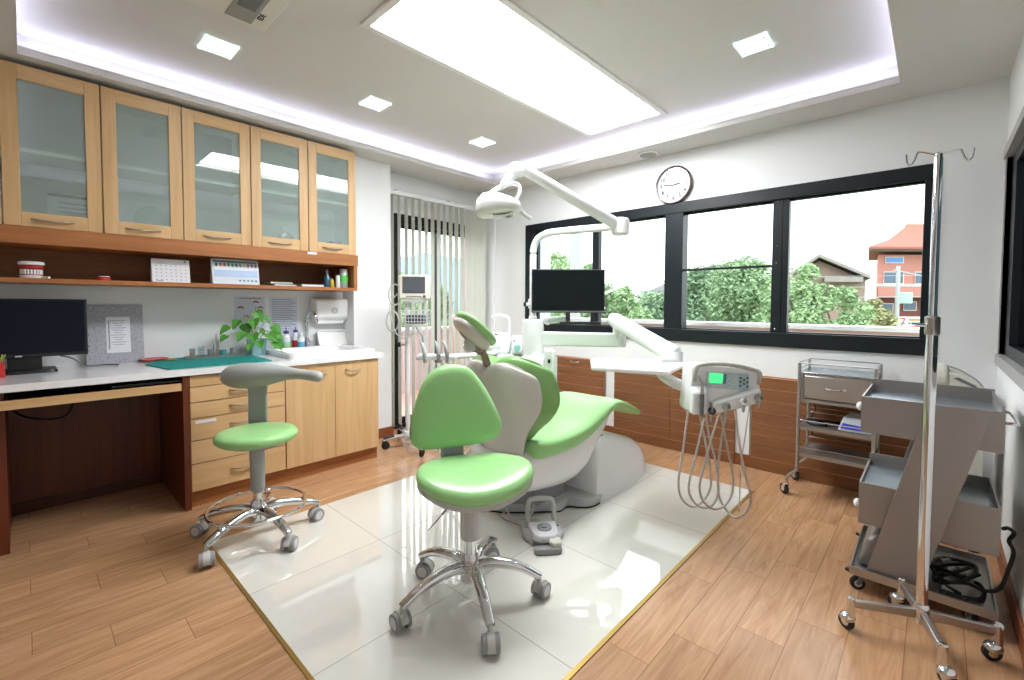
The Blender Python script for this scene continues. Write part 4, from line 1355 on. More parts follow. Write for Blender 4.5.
# armrest on the far side
B().tube(smooth_path([(-2.03, 1.95, .56), (-2.03, 2.0, .64), (-2.03, 2.08, .665), (-2.03, 2.32, .66), (-2.03, 2.38, .64), (-2.03, 2.4, .58)], 4), .012, 10).build('armrest', mat('armrest_cream', (226, 206, 196), .4), r)
B().tube([(-1.80, 2.0, .46), (-2.03, 1.96, .54), (-2.03, 1.95, .56)], .012, 8).build('armrest_bracket', GREYL, r)

# foot control in front of the base
fo = pt(545, 527, 1) - Vector((0, 0, CAMZ))
fo = Vector((-1.425, 1.775, 0))
r = thing('foot_control', 'light grey foot control with round pedal on the tiles below the dental chair', 'foot control', fo)
fx = Vector((_r.x, _r.y, 0))
fy = Vector((_f.x, _f.y, 0)).normalized()
fx, fy = (fx + fy * .12).normalized(), (fy - fx * .12).normalized()


def fc(a, b_, z):
    return fo + fx * (a * 1.16) + fy * (b_ * 1.12) + Vector((0, 0, z * (1.0 if z < .01 else 1.25)))


B().skin([[fc(a * s_, b_ * s_ + .01, z) for a, b_ in ((-.088, .075), (-.092, .0), (-.06, -.055), (.06, -.055), (.092, .0), (.088, .075), (.05, .095), (-.05, .095))] for z, s_ in ((.003, .97), (.008, 1), (.028, 1), (.034, .95))]).build('foot_base', mat('foot_grey', (176, 177, 178), .45), r, bevel=.004)
B().skin([[fc(a * s_, b_ * s_, z) for a, b_ in ((-.064, .058), (-.055, -.06), (-.03, -.085), (.03, -.085), (.055, -.06), (.064, .058))] for z, s_ in ((.028, 1), (.05, .98), (.056, .92))]).build('foot_housing', mat('foot_white', (212, 214, 218), .4), r, bevel=.004)
B().lathe([(.038, .06), (.038, .074), (.033, .078), (.030, .073), (.014, .073), (.013, .082), (.005, .083)], fc(0, -.01, .0), seg=28).build('pedal_disc', mat('pedal_ring', (150, 152, 154), .4), r)
for s_ in (-1, 1):
    B().lathe([(.016, .03), (.017, .048), (.012, .052)], fc(s_ * .068, .062, 0), seg=16).build('side_button', GREYP, r)
B().tube(smooth_path([fc(-.062, .085, .03), fc(-.055, .095, .12), fc(-.03, .095, .135), fc(.03, .095, .135), fc(.058, .095, .12), fc(.066, .085, .03)], 4), (.013), 12).build('carry_handle', GREYL, r)
B().skin([[fc(a * s_ - .005, b_ * s_ - .115, z) for a, b_ in ((-.055, .022), (-.06, .0), (-.05, -.016), (.05, -.018), (.062, -.004), (.058, .02))] for z, s_ in ((.003, .96), (.02, 1), (.026, .9))]).build('toe_pedal', mat('toe_grey', (140, 140, 140), .5), r, bevel=.003)
B().skin([[fc(.03 + a * s_, -.095 + b_ * s_, z) for a, b_ in ((-.024, .022), (-.026, -.012), (-.012, -.028), (.016, -.028), (.028, -.012), (.026, .022))] for z, s_ in ((.026, 1), (.042, .98), (.046, .85))]).build('toe_button', mat('toe_beige', (200, 198, 186), .45), r, bevel=.003)
q = B().tube(smooth_path([fc(-.05, .09, .02), (-1.62, 1.80, .012), (-1.74, 1.80, .012), (-1.78, 1.90, .016), (-1.70, 1.96, .07), (-1.62, 1.93, .07), (-1.6, 1.86, .04), (-1.66, 1.80, .025), (-1.76, 1.84, .066), (-1.79, 1.95, .07), (-1.75, 2.0, .07)], 5), .0065, 8)
q.build('hose', HOSE, r)

# ------------------------------------------------------------------ unit tower, cuspidor, arms
SHW = mat('unit_white', (234, 236, 236), .28, coat=.35)
r = thing('dental_unit', 'white dental unit column with cuspidor bowl, tray and swing arms behind the chair', 'dental unit', (-2.3, 2.5, 0))
UNIT = r
tw = Vector((-2.175, 2.56, 0))


def rr(cx_, cy_, a, b_, z, rad, n=4, rot=0.0):
    R_ = rotz(rot)
    return [Vector((cx_, cy_, z)) + R_ @ Vector((p.x, p.y, 0)) for p in rrect(-a, a, -b_, b_, 0, rad, n)]


bodyc = (-2.40, 2.52)
B().skin([rr(*bodyc, .16, .20, .02, .05), rr(*bodyc, .17, .21, .05, .05), rr(*bodyc, .175, .215, .60, .05), rr(*bodyc, .165, .205, .80, .06), rr(*bodyc, .15, .19, .83, .06)]).build('column_body', SHW, r, sharp=50)
B().skin([rr(tw.x + .02, tw.y + .04, .10, .13, .45, .03, rot=.2), rr(tw.x + .02, tw.y + .04, .105, .135, .50, .03, rot=.2), rr(tw.x + .02, tw.y + .04, .105, .135, .80, .03, rot=.2), rr(tw.x + .02, tw.y + .04, .09, .12, .825, .03, rot=.2)]).build('side_module', SHW, r, sharp=50)
B().lathe([(.05, 0), (.075, .03), (.082, .3), (.078, .36), (.066, .37)], (tw.x, tw.y, .72), seg=28).build('column_collar', SHW, r)
# bowl, spout and cup filler
bw = Vector((-2.50, 2.36, .86))
q = B().lathe([(.05, -.09), (.10, -.06), (.145, .0), (.155, .03), (.150, .034), (.135, .0), (.08, -.05), (.01, -.06)], bw, seg=36)
q.build('cuspidor_bowl', mat('bowl_glass', (214, 230, 220), .1, coat=.6), r)
spc = Vector((-2.40, 2.45, .0))
B().skin([rr(spc.x, spc.y, .07, .06, .83, .03, rot=.7), rr(spc.x, spc.y, .085, .075, .86, .04, rot=.7), rr(spc.x, spc.y, .08, .07, .95, .04, rot=.7), rr(spc.x, spc.y, .06, .05, .985, .03, rot=.7)]).build('spout_housing', SHW, r, sharp=50)
B().tube(smooth_path([(spc.x + .05, spc.y + .04, .97), (spc.x + .05, spc.y + .04, 1.06), (spc.x + .035, spc.y + .03, 1.105), (spc.x - .01, spc.y - .01, 1.115), (spc.x - .05, spc.y - .04, 1.10)], 4), .012, 10).build('rinse_spout', SHW, r)
B().ball((spc.x + .01, spc.y - .055, .975), (.016, .016, .008)).build('sensor', BLACK, r)
B().skin([rr(-2.27, 2.50, .045, .04, .83, .012, rot=.8), rr(-2.27, 2.50, .05, .045, .86, .012, rot=.8), rr(-2.265, 2.50, .045, .04, .965, .012, rot=.8)]).build('cup_holder', SHW, r, bevel=.004)
B().lathe([(.035, 0), (.038, .03), (.03, .05)], (-2.235, 2.455, .875), (.7, -.7, .2), 20).m(1).lathe([(.028, .045), (.02, .056)], (-2.235, 2.455, .875), (.7, -.7, .2), 20).build('water_valve', [SHW, mat('valve_teal', (120, 190, 185), .3)], r)
B().lathe([(.006, 0), (.006, .01)], (-2.265, 2.455, .93), (.7, -.7, .1), 10).build('screw', GREYD, r)
# hand piece rest with dark slot
hx = Vector((-2.02, 2.56, .76))
B().skin([[hx + cr * a + cf * b_ + Vector((0, 0, z)) for a, b_ in ((-.035, -.06), (.03, -.06), (.04, -.04), (.04, .06), (-.035, .06))] for z in (-.10, .12)]).build('side_holder', SHW, r, bevel=.014, seg=3)
B().obox(hx + cr * -.004 + cf * -.062 + Vector((0, 0, .04)), (.018, .012, .026), Matrix((cr, cf, Vector((0, 0, 1)))).transposed()).build('slot', BLACK, r)

# light pole rising from the tower, curved over
B().lathe([(.030, 1.09), (.03, 1.11), (.0245, 1.115)], (tw.x, tw.y, 0), seg=20).build('pole_socket', SHW, r)
elb = Vector((-1.505, 2.64, 1.705))
P = [(tw.x, tw.y, 1.08), (tw.x, tw.y, 1.3), (tw.x, tw.y, 1.52), (tw.x + .005, tw.y, 1.61), (tw.x + .035, tw.y + .003, 1.67), (tw.x + .09, tw.y + .008, 1.70), (tw.x + .16, tw.y + .014, 1.712), (-1.8, 2.60, 1.712), (elb.x, elb.y, elb.z)]
B().tube(smooth_path(P, 5), .025, 14).build('light_pole', SHW, r)
el = B().lathe([(.045, -.055), (.058, -.045), (.06, .03), (.05, .05), (.03, .056)], elb, seg=28).build('elbow', SHW, r)
# spring arm up to the lamp
jt = Vector((-1.765, 1.965, 1.985))
B().tube([elb + Vector((-.01, -.03, 0)), elb.lerp(jt, .06) , elb.lerp(jt, .5), jt], [(.032, .040), (.034, .040), (.030, .036), (.026, .032)], 14).build('spring_arm', SHW, r)
B().lathe([(.035, -.045), (.05, -.03), (.052, .012), (.03, .026)], jt + Vector((-.02, -.012, 0)), seg=24).build('arm_joint', SHW, r)
lh = Vector((-1.80, 1.835, 1.75))
B().tube([jt + Vector((-.02, -.012, -.03)), jt + (lh - jt) * .30 + Vector((-.05, -.03, -.015)), jt + (lh - jt) * .46 + Vector((-.05, -.02, 0))], [.026, .024, .022], 12).build('swivel', SHW, r)

# operating lamp held by the arm
r = thing('operating_lamp', 'white dental operating lamp with looped grip hanging from the spring arm', 'lamp', lh)


def lp(a, b_, c):
    return lh + cr * a + cf * b_ + Vector((0, 0, c))


rings = []
for a, hz, hy, dz_ in ((-.140, .012, .03, -.022), (-.132, .045, .06, -.015), (-.10, .066, .085, .0), (-.05, .070, .095, .004), (.0, .062, .095, .004), (.05, .050, .085, .0), (.09, .040, .07, -.006), (.108, .03, .05, -.01), (.114, .012, .02, -.012)):
    rings.append([lp(a, y, z + dz_) for y, z in super_ring(0, 0, hy, hz, 28, .75)])
B().skin(rings).build('lamp_head', SHW, r, sharp=70)
B().skin([[lp(a + .01, y * .8, -.052 + dz_ + z * .3) for y, z in super_ring(0, 0, .075, .02, 20, .8)] for a, dz_ in ((-.05, -.004), (-.04, -.01), (.03, -.004), (.06, .01))]).build('reflector', mat('reflector_silver', (190, 186, 182), .2, metal=.8), r)
B().tube(smooth_path([lp(-.055, -.05, .06), lp(-.02, -.03, .09), lp(.03, -.01, .115), lp(.075, .0, .125), lp(.10, .005, .115), lp(.108, .005, .085), lp(.095, .0, .045), lp(.07, -.01, .02)], 4), [(.014, .012)] * 29, 12).build('yoke', SHW, r)
B().skin([[lp(-.035 + a, -.02, z) for a, z in ((-.015, .075), (.05, .1), (.055, .115), (-.02, .085))], [lp(-.035 + a, .04, z) for a, z in ((-.015, .075), (.05, .1), (.055, .115), (-.02, .085))]]).build('grip', SHW, r, bevel=.004)
B().tube([lp(.06, .03, .03), lp(.13, .06, -.03), lp(.17, .08, -.055)], .012, 10).build('handle', mat('lamp_handle', (206, 212, 212), .3), r)

# flat screen on the pole
mc = Vector((-1.955, 2.700 - .005, 1.297))
r = thing('flat_screen', 'black flat screen hung on the dental unit pole in front of the window', 'monitor', mc)
Ms = Matrix((cr, cf, Vector((0, 0, 1)))).transposed()
B().obox(mc, (.53, .025, .315), Ms).build('casing', BLACK, r, bevel=.004)
B().obox(mc + cf * -.013 + Vector((0, 0, .005)), (.51, .002, .285), Ms).build('screen', SCREEN, r)
B().obox(mc + cf * -.0135 + Vector((0, 0, -.148)), (.525, .002, .008), Ms).build('bezel_strip', GREYD, r)
for a in (-.045, ):
    B().obox(mc + cr * .0 + Vector((0, 0, -.19)) + cf * .0, (.03, .02, .07), Ms).build('stand_leg', BLACK, r)
    B().obox(mc + cr * .18 + Vector((0, 0, -.19)) + cf * .0, (.03, .02, .07), Ms).build('stand_leg', BLACK, r)
B().obox(mc + cr * .09 + Vector((0, 0, -.232)), (.30, .03, .02), Ms).build('stand_bar', BLACK, r, bevel=.003)
r = UNIT
B().lathe([(.034, 1.17), (.036, 1.18), (.036, 1.235), (.03, 1.24)], (tw.x, tw.y, 0), seg=20).build('clamp', SHW, r)
B().tube([Vector((tw.x, tw.y, 1.2)), Vector((tw.x, tw.y, 1.2)) - cr * .05], .012, 8).m(1).ball(Vector((tw.x, tw.y, 1.2)) - cr * .058, (.012, .012, .02)).build('clamp_screw', [SHW, BLACK], r)
B().tube([Vector((tw.x, tw.y, 1.2)), Vector((tw.x + .05, tw.y + .1, 1.2)), mc + cf * .03 + Vector((0, 0, -.08))], .018, 10).build('support_rod', SHW, r)
B().tube([Vector((tw.x + .02, tw.y + .15, 1.075)), mc + cf * .06 + Vector((0, 0, -.20)) + cr * .02], .026, 12).m(1).ball((tw.x + .02, tw.y + .15, 1.075), .032).build('lower_tube', [mat('tube_green_white', (206, 220, 210), .35), SHW], r)

# delivery arm
r = UNIT
kn = Vector((-1.66, 2.92, .945))
B().skin([[tw + Vector((.06, .04, 0)) + (kn - tw - Vector((0, 0, kn.z))) * 0 + Vector((0, 0, .95)) + Vector((0, y, z)) for y, z in ((-.035, -.055), (.035, -.055), (.035, .05), (-.035, .05))],
          [kn + Vector((.03, y - .0, z)) for y, z in ((-.035, -.05), (.035, -.05), (.035, .05), (-.035, .05))]]).build('lower_arm', mat('arm_mint', (216, 226, 218), .35, coat=.3), r, bevel=.012, seg=3)
B().lathe([(.04, -.05), (.048, -.04), (.048, .09), (.03, .14)], kn, seg=24).build('knuckle', SHW, r)
top = pt(612, 319, 3.22)
end = pt(676, 356, 2.68)
B().tube([top + (top - end) * .02, top.lerp(end, .08), top.lerp(end, .5), end], [(.03, .04), (.036, .058), (.036, .058), (.036, .058)], 16).build('upper_arm', SHW, r)
B().lathe([(.035, -.05), (.04, 0), (.04, .05)], end + Vector((0, 0, -.02)), seg=20).build('joint', SHW, r)
tz = .868
tr = [Vector((-1.572, 2.405, tz)), Vector((-1.345, 2.07, tz)), Vector((-.97, 2.19, tz)), Vector((-1.045, 2.62, tz)), Vector((-1.15, 2.68, tz))]
B().skin([[p + Vector((0, 0, -.024)) for p in tr], [p for p in tr]]).build('tray', mat('tray_white', (240, 241, 241), .25, coat=.3), r, bevel=.008, seg=3)
hd = Vector((-.785, 2.415, .775))                 # delivery head centre
B().tube(smooth_path([pt(657, 362, 2.62), pt(662, 374, 2.52), pt(675, 383, 2.45), pt(689, 388, 2.53)], 4), [(.03, .03)] * 13, 14).build('link_arm', SHW, r)
B().tube([end + Vector((0, 0, -.03)), pt(657, 362, 2.62)], .03, 12).build('link_pivot', SHW, r)

# delivery head with control panel, holders and hoses
r = thing('delivery_unit', 'white instrument delivery unit with green display and hanging grey hoses', 'dental unit', hd)


def dl(a, b_, c):
    return hd + cr * a + cf * b_ + Vector((0, 0, c))


out = [(-.185, -.105), (-.165, -.125), (-.075, -.118), (.165, -.055), (.178, -.02), (.172, .10), (.155, .112), (-.14, .130), (-.168, .118)]
B().skin([[dl(a * .97, .10, z * .95) for a, z in out], [dl(a, .07, z) for a, z in out], [dl(a, -.02, z) for a, z in out], [dl(a * .985, -.04, z * .975) for a, z in out]]).build('housing', SHW, r, bevel=.006)
low = [(-.08, -.055), (.16, .018), (.172, -.05), (-.075, -.112)]
B().skin([[dl(a, -.035, z) for a, z in low], [dl(a, -.075, z - .008) for a, z in low]]).build('holder_bar', SHW, r, bevel=.008)
B().skin([[dl(a, -.04, z) for a, z in ((-.18, .02), (-.10, .03), (-.09, -.11), (-.185, -.115))], [dl(a, -.085, z - .008) for a, z in ((-.18, -.0), (-.11, .01), (-.095, -.105), (-.18, -.11))]]).build('side_cheek', SHW, r, bevel=.01)
B().tube(smooth_path([dl(-.155, -.035, .045), dl(-.155, -.05, .10), dl(-.13, -.055, .128), (dl(0, -.06, .132)), dl(.13, -.055, .105), dl(.165, -.05, .08), dl(.165, -.035, .03)], 5), .011, 12).build('hand_grip', mat('grip_grey', (196, 194, 188), .4), r)
pm = Ms @ Matrix.Rotation(math.radians(4.5), 3, 'Y')
B().obox(dl(.005, -.043, .048), (.215, .004, .085), pm).build('control_panel', mat('panel_mint', (190, 212, 212), .35), r, bevel=.002)
B().obox(dl(-.052, -.046, .060), (.066, .003, .048), pm).build('display', glow('green_display', (72, 226, 132), .9), r)
B().obox(dl(-.008, -.046, .056), (.014, .003, .050), pm).build('display_edge', mat('display_teal', (60, 140, 140), .4), r)
k_ = 0
for a, z in [(.07, .062), (.088, .052), (.105, .062), (.07, .043), (.105, .04), (.088, .032), (.07, .022), (.105, .020)]:
    B().lathe([(.006, 0), (.006, .003)], dl(a, -.047, z), -cf, 10).build('button', mat('button_teal', (80, 130, 150), .4), r)
for a, z in [(.012, .06), (.028, .05), (.028, .03), (.012, .035), (.04, .06)] + [(-.085 + .02 * i, .022 - .002 * i) for i in range(6)]:
    B().lathe([(.0035, 0), (.0035, .003)], dl(a, -.047, z), -cf, 8).build('button', PAPER, r)
# holders along the bar
hol = [(-.088, -.098, BLACK), (-.014, -.076, STEEL), (.068, -.050, SHW), (.142, -.030, STEEL)]
for i, (a, z, mm) in enumerate(hol):
    B().lathe([(.017, 0), (.019, .008), (.017, .02), (.010, .022), (.009, .012)], dl(a, -.078, z), Vector((0, 0, .25)) - cf, 18).build('instrument_holder', mm, r)
    B().tube([dl(a, -.095, z + .02), dl(a, -.088, z - .02), dl(a, -.085, z - .05)], [.007, .008, .006], 10).build('handpiece', GREYP if i < 3 else STEEL, r)
B().tube([dl(-.14, -.095, -.01), dl(-.14, -.095, .045), dl(-.155, -.09, .075), dl(-.175, -.085, .085)], [.009, .008, .005, .003], 10).build('syringe', STEEL, r)
B().tube([dl(-.14, -.095, -.115), dl(-.14, -.095, -.01)], [.010, .010], 10).build('syringe_grip', GREYD, r)


def P2(px, py, dd):
    return pt(px, py, dd)


fd = 2.19
bd = 2.34
hoses = [[(688, 412, fd), (683, 450, fd), (678.5, 480, fd), (681, 497, fd + .02), (690, 506, fd + .05), (698, 505, bd - .04), (708, 494, bd), (711, 478, bd), (705, 440, bd), (699, 412, bd + .02)],
         [(704.5, 418, fd), (697, 450, fd), (690, 478, fd), (689, 492, fd + .01), (695, 503, fd + .04), (705, 508, fd + .08), (714, 503, bd - .02), (718.5, 488, bd), (715, 460, bd), (708, 430, bd), (706, 410, bd + .02)],
         [(719, 414, fd), (711, 440, fd), (703, 470, fd), (699.5, 488, fd), (704, 502, fd + .03), (714, 509, fd + .07), (725, 505, bd - .03), (732, 493, bd), (732.5, 475, bd), (727, 445, bd), (719, 405, bd + .02)],
         [(735, 410, fd), (738, 435, fd), (744, 470, fd), (750, 492, fd + .01), (750, 505, fd + .03), (743, 515, fd + .05), (734, 517, fd + .08), (725, 508, bd - .02), (718, 490, bd), (720, 450, bd), (728, 404, bd + .02)],
         [(750, 402, fd + .02), (746, 430, fd), (741, 465, fd), (739.5, 500, fd + .02), (739, 512, fd + .05)]]
for i, h_ in enumerate(hoses):
    B().tube(smooth_path([P2(*p) for p in h_], 6), .0056 if i < 4 else .003, 8).build('hose', HOSE, r)

# assistant's holder with suction tubes, behind the stool
ac = pt(437, 357, 3.0)
r = UNIT


def al(a, b_, c):
    return ac + cr * a + cf * b_ + Vector((0, 0, c))


B().obox(ac, (.26, .10, .035), Ms).build('assistant_tray', SHW, r, bevel=.01, seg=3)
for a in (-.07, .02, .075):
    B().tube([al(a, -.05, -.03), al(a, -.06, .03), al(a - .015, -.05, .09), al(a - .03, -.04, .11)], [.013, .015, .012, .006], 10).build('suction_handpiece', GREYP if a > -.05 else GREYL, r)
B().tube([al(-.07, -.05, .03), al(-.085, -.04, .14), al(-.13, -.03, .2)], [.012, .010, .007], 10).build('suction_tip', GREYP, r)
for a, L in ((-.04, .55), (.0, .6), (.05, .58), (.09, .62)):
    B().tube(smooth_path([al(a, -.05, -.03), al(a - .01, -.05, -.25), al(a + .0, 0, -L), al(a + .06, .1, -L - .08), al(a + .16, .16, -L + .05), al(a + .2, .18, -.3)], 5), .007, 8).build('suction_hose', GREYL, r)
B().tube([al(.1, .03, 0), al(.35, .2, 0), Vector((-2.42, 2.45, ac.z))], [(.025, .018)] * 3, 10).build('support_arm', SHW, r)
B().tube([(al(.27, -.05, -.42)) + cr * (.055 * math.cos(k * PI / 12)) + Vector((0, 0, .085 * math.sin(k * PI / 12))) for k in range(24)], .010, 8, loop=True).build('tube_ring', GREYL, r)
B().tube([al(.27, -.06, -.52), al(.27, -.06, -.3), al(.25, .0, -.1), al(.2, .1, 0)], .009, 8).build('ring_stem', GREYP, r)
# ------------------------------------------------------------------ drip stand
def swivel_caster(q_parent, e, z_top, rad, ang, wheelm, capm, stemm, name='caster', shell=True):
    """Fork and wheel; e is the floor point under the stem."""
    e = Vector(e)
    fw = Vector((math.cos(ang), math.sin(ang), 0))
    ax = Vector((-fw.y, fw.x, 0))
    wc = e + fw * (rad * .55) + Vector((0, 0, rad))
    c = B().tube([e + Vector((0, 0, z_top)), e + Vector((0, 0, rad * 2.1))], .007, 10)
    for s_ in (-1, 1):
        c.skin([[p + ax * (s_ * (rad * .36 + t)) for p in (e + Vector((0, 0, rad * 2.1)) - fw * rad * .3, e + Vector((0, 0, rad * 2.15)) + fw * rad * .55, wc + fw * rad * .28, wc - Vector((0, 0, rad * .25)), wc - fw * rad * .3)] for t in (0, .002)])
    c.tube([e + Vector((0, 0, rad * 2.1)) - ax * rad * .38, e + Vector((0, 0, rad * 2.1)) + ax * rad * .38], (rad * .25), 10)
    cs = c.build(name, stemm, q_parent)
    w_ = B().lathe([(rad * .8, -rad * .30), (rad * .97, -rad * .22), (rad, 0), (rad * .97, rad * .22), (rad * .8, rad * .30)], wc, ax, 24).m(1).lathe([(rad * .5, -rad * .34), (rad * .5, rad * .34)], wc, ax, 18)
    w_.build('wheel', [wheelm, capm], cs)
    return cs


ivb = Vector((-.006, 2.14, 0))
r = thing('drip_stand', 'tall chrome drip stand on four casters in front of the steel trolley', 'drip stand', ivb)
legs = [(-.196, 2.05), (.049, 1.964), (.187, 2.216), (-.066, 2.328)]
for i, (x, y) in enumerate(legs):
    e = Vector((x, y, 0))
    e2 = ivb + (e - ivb) * 1.0
    B().skin([[p + Vector((0, 0, z)) + n_ for p, z, n_ in ((ivb, .095, -n), (ivb, .095, n), (ivb, .13, n), (ivb, .13, -n))] + [] for n in [((e - ivb).cross(Vector((0, 0, 1)))).normalized() * .009]] + [[e2 + Vector((0, 0, z)) + n_ for z, n_ in ((.095, -n), (.095, n), (.118, n), (.118, -n))] for n in [((e - ivb).cross(Vector((0, 0, 1)))).normalized() * .009]]).build('leg', STEEL, r, bevel=.003)
    B().lathe([(.013, .055), (.013, .125), (.009, .13)], e, seg=14).build('leg_end', CHROME, r)
    an = (2.6, 5.6, 3.6, 2.9)[i]
    cs = swivel_caster(r, e, .09, .028, an, RUBBER, CHROME, CHROME)
    fw = Vector((math.cos(an), math.sin(an), 0))
    B().ball(e + fw * .012 + Vector((0, 0, .046)), (.026, .026, .018), 14).build('caster_hood', CHROME, cs)
B().lathe([(.018, .08), (.023, .09), (.023, .14), (.018, .15)], ivb, seg=18).build('hub', CHROME, r)
B().lathe([(.017, .14), (.017, 1.12)], ivb, seg=20).build('lower_tube', CHROME, r)
B().lathe([(.018, 1.10), (.021, 1.105), (.021, 1.16), (.015, 1.165)], ivb, seg=18).build('clamp_collar', STEEL, r)
B().tube([ivb + Vector((0, 0, 1.13)), ivb + Vector((-.04, -.025, 1.135)), ivb + Vector((-.055, -.03, 1.14))], [.005, .006, .003], 8).build('clamp_knob', CHROME, r)
B().lathe([(.0118, 1.14), (.0118, 1.705), (.009, 1.712)], ivb, seg=16).build('upper_tube', CHROME, r)
top_ = ivb + Vector((0, 0, 1.715))
B().ball(top_, .011, 12).build('top_knob', CHROME, r)
for s_ in (-1, 1):
    dr_ = Vector((s_ * .98, 0.05 * s_, 0))
    zt = .012 if s_ < 0 else 0
    L_ = 1.0
    B().tube(smooth_path([top_, top_ + dr_ * .048 + Vector((0, 0, .010 + zt - .002)), top_ + dr_ * .056 + Vector((0, 0, .005 + zt)), top_ + dr_ * .064 + Vector((0, 0, -.018 + zt)), top_ + dr_ * .073 + Vector((0, 0, -.030 + zt)), top_ + dr_ * .083 + Vector((0, 0, -.022 + zt)), top_ + dr_ * .086 + Vector((0, 0, .006 + zt))], 5), .0028, 8).build('hook', CHROME, r)

# ------------------------------------------------------------------ stepped steel trolley
r = thing('stepped_trolley', 'grey sheet steel trolley with stepped trays and slanted side plates by the right wall', 'trolley', (0, 2.6, 0))


def open_box(b_, x0, x1, y0, y1, z0, z1, deep, t=.006):
    """A steel box whose top is a sunk tray."""
    b_.box(x0, x1, y0, y0 + t, z0, z1).box(x0, x1, y1 - t, y1, z0, z1).box(x0, x0 + t, y0 + t, y1 - t, z0, z1).box(x1 - t, x1, y0 + t, y1 - t, z0, z1)
    b_.m(1).box(x0 + t, x1 - t, y0 + t, y1 - t, z1 - deep - .004, z1 - deep).m(0)
    b_.box(x0 + t, x1 - t, y0 + t, y1 - t, z0, z0 + .004)
    return b_


open_box(B(), -.215, .195, 2.38, 2.80, .671, .822, .028).build('top_box', [STEELP, STEELB], r)
B().box(-.215, .195, 2.794, 2.800, .822, .848).box(.186, .192, 2.38, 2.794, .822, .840).build('top_rim', STEELP, r)
open_box(B(), -.215, -.02, 2.392, 2.80, .281, .455, .02).build('middle_box', [STEELP, STEELB], r)
B().box(-.215, -.02, 2.794, 2.800, .455, .485).build('middle_rim', STEELP, r)
open_box(B(), .0, .195, 2.384, 2.80, .291, .466, .05).build('lower_box', [STEELP, STEELB], r)
for y0, y1 in ((2.368, 2.378), (2.802, 2.812)):
    B().skin([[Vector((x, y0, z)) for x, z in ((-.182, .085), (-.013, .085), (.165, .822), (-.008, .822))], [Vector((x, y1, z)) for x, z in ((-.182, .085), (-.013, .085), (.165, .822), (-.008, .822))]]).build('side_plate', STEELP, r, bevel=.002)
q = B()
q.box(-.235, .197, 2.345, 2.84, .072, .078)
for a in ((-.235, .197, 2.345, 2.351), (-.235, .197, 2.834, 2.84), (-.235, -.229, 2.351, 2.834), (.191, .197, 2.351, 2.834)):
    q.box(a[0], a[1], a[2], a[3], .078, .105)
q.build('base_tray', STEEL, r)
B().skin([[Vector((x, y, z)) for x, z in ((-.22, .079), (-.05, .079), (-.05, .24), (-.13, .24), (-.19, .20))] for y in (2.44, 2.79)]).build('base_cover', STEELP, r, bevel=.02, seg=4)
for x, y, an in ((-.195, 2.385, 3.6), (.14, 2.40, 2.2), (-.20, 2.79, 3.0), (.14, 2.79, .5)):
    cs = swivel_caster(r, (x, y, 0), .074, .028, an, RUBBER, GREYL, GREYD)
    if x < 0:
        B().obox((x - .035, y - .01, .068), (.045, .016, .008), Matrix.Rotation(.35, 3, 'Y')).build('brake_pedal', BLACK, cs)
B().tube(smooth_path([(.196, 2.42, .775), (.225, 2.42, .775), (.235, 2.45, .77), (.235, 2.68, .77), (.225, 2.71, .77), (.196, 2.71, .77)], 4), .006, 8).build('push_handle', CHROME, r)
for x, y, z in ((-.222, 2.40, .775), (-.222, 2.40, .36)):
    B().ball((x, y + .005, z), (.012, .022, .018), 12).build('drawer_knob', WHITE, r)
# things on the trolley's base
random.seed(3)
for k in range(9):
    x, y = random.uniform(.05, .16), random.uniform(2.42, 2.76)
    a = random.uniform(0, 3)
    tag(B().tube([(x, y, .089), (x + .03 * math.cos(a), y + .03 * math.sin(a), .090), (x + .035 * math.cos(a), y + .035 * math.sin(a), .098)], [.006, .009, .006], 8).build('plug', GREYP if k % 2 else GREYL), 'small grey connector lying among black cables on the trolley base', 'connector', 'connectors on the trolley base')
pts = [(.203, 2.41, .39), (.215, 2.40, .40), (.232, 2.42, .38), (.222, 2.44, .34), (.235, 2.45, .30), (.225, 2.44, .24), (.205, 2.45, .15), (.165, 2.46, .12), (.12, 2.5, .11), (.03, 2.46, .10), (.05, 2.62, .10), (.15, 2.70, .11), (.13, 2.55, .115), (.02, 2.56, .115), (.07, 2.44, .12), (.16, 2.6, .118)]
tag(B().tube(smooth_path(pts, 6), .0065, 8).build('power_cable', RUBBER), 'black power cable looping from the trolley box down to its base', 'cable')
pts = [(.04, 2.42, .087), (.15, 2.44, .087), (.16, 2.58, .087), (.03, 2.62, .087), (.05, 2.74, .087), (.15, 2.76, .087), (.12, 2.66, .097), (.04, 2.50, .097), (.1, 2.42, .097)]
tag(B().tube(smooth_path(pts, 6), .007, 8).build('coiled_cable', BLACK), 'black cable coiled flat on the trolley base tray', 'cable')

# ------------------------------------------------------------------ wire rail trolley
r = thing('instrument_cart', 'stainless steel instrument cart with drawer, wire rails and two lower shelves', 'trolley', (-.4, 3.42, 0))
cx0, cx1, cy0, cy1 = -.605, -.235, 3.27, 3.575
for x, y in ((cx0, cy0), (cx0, cy1), (cx1, cy0), (cx1, cy1)):
    sgn = -1 if x == cx0 else 1
    B().tube(smooth_path([(x, y, .845), (x, y, .5), (x, y, .22), (x + sgn * .004, y, .17), (x + sgn * .045, y, .125), (x + sgn * .055, y, .09)], 4), .0095, 10).build('leg', STEEL, r)
    cs = swivel_caster(r, (x + sgn * .055, y, 0), .09, .034, 2.4 if sgn < 0 else 1.0, RUBBER, CHROME, CHROME)
q = B()
ring = [(cx0, cy0), (cx1, cy0), (cx1, cy1), (cx0, cy1)]
for z in (.845, .808):
    for a in range(4):
        if z == .845 or a:
            q.tube([(*ring[a], z), (*ring[(a + 1) % 4], z)], .0035, 8)
q.build('top_rail', CHROME, r)
B().box(cx0, cx1, cy0, cy1, .782, .790).build('top_plate', STEELB, r, bevel=.002)
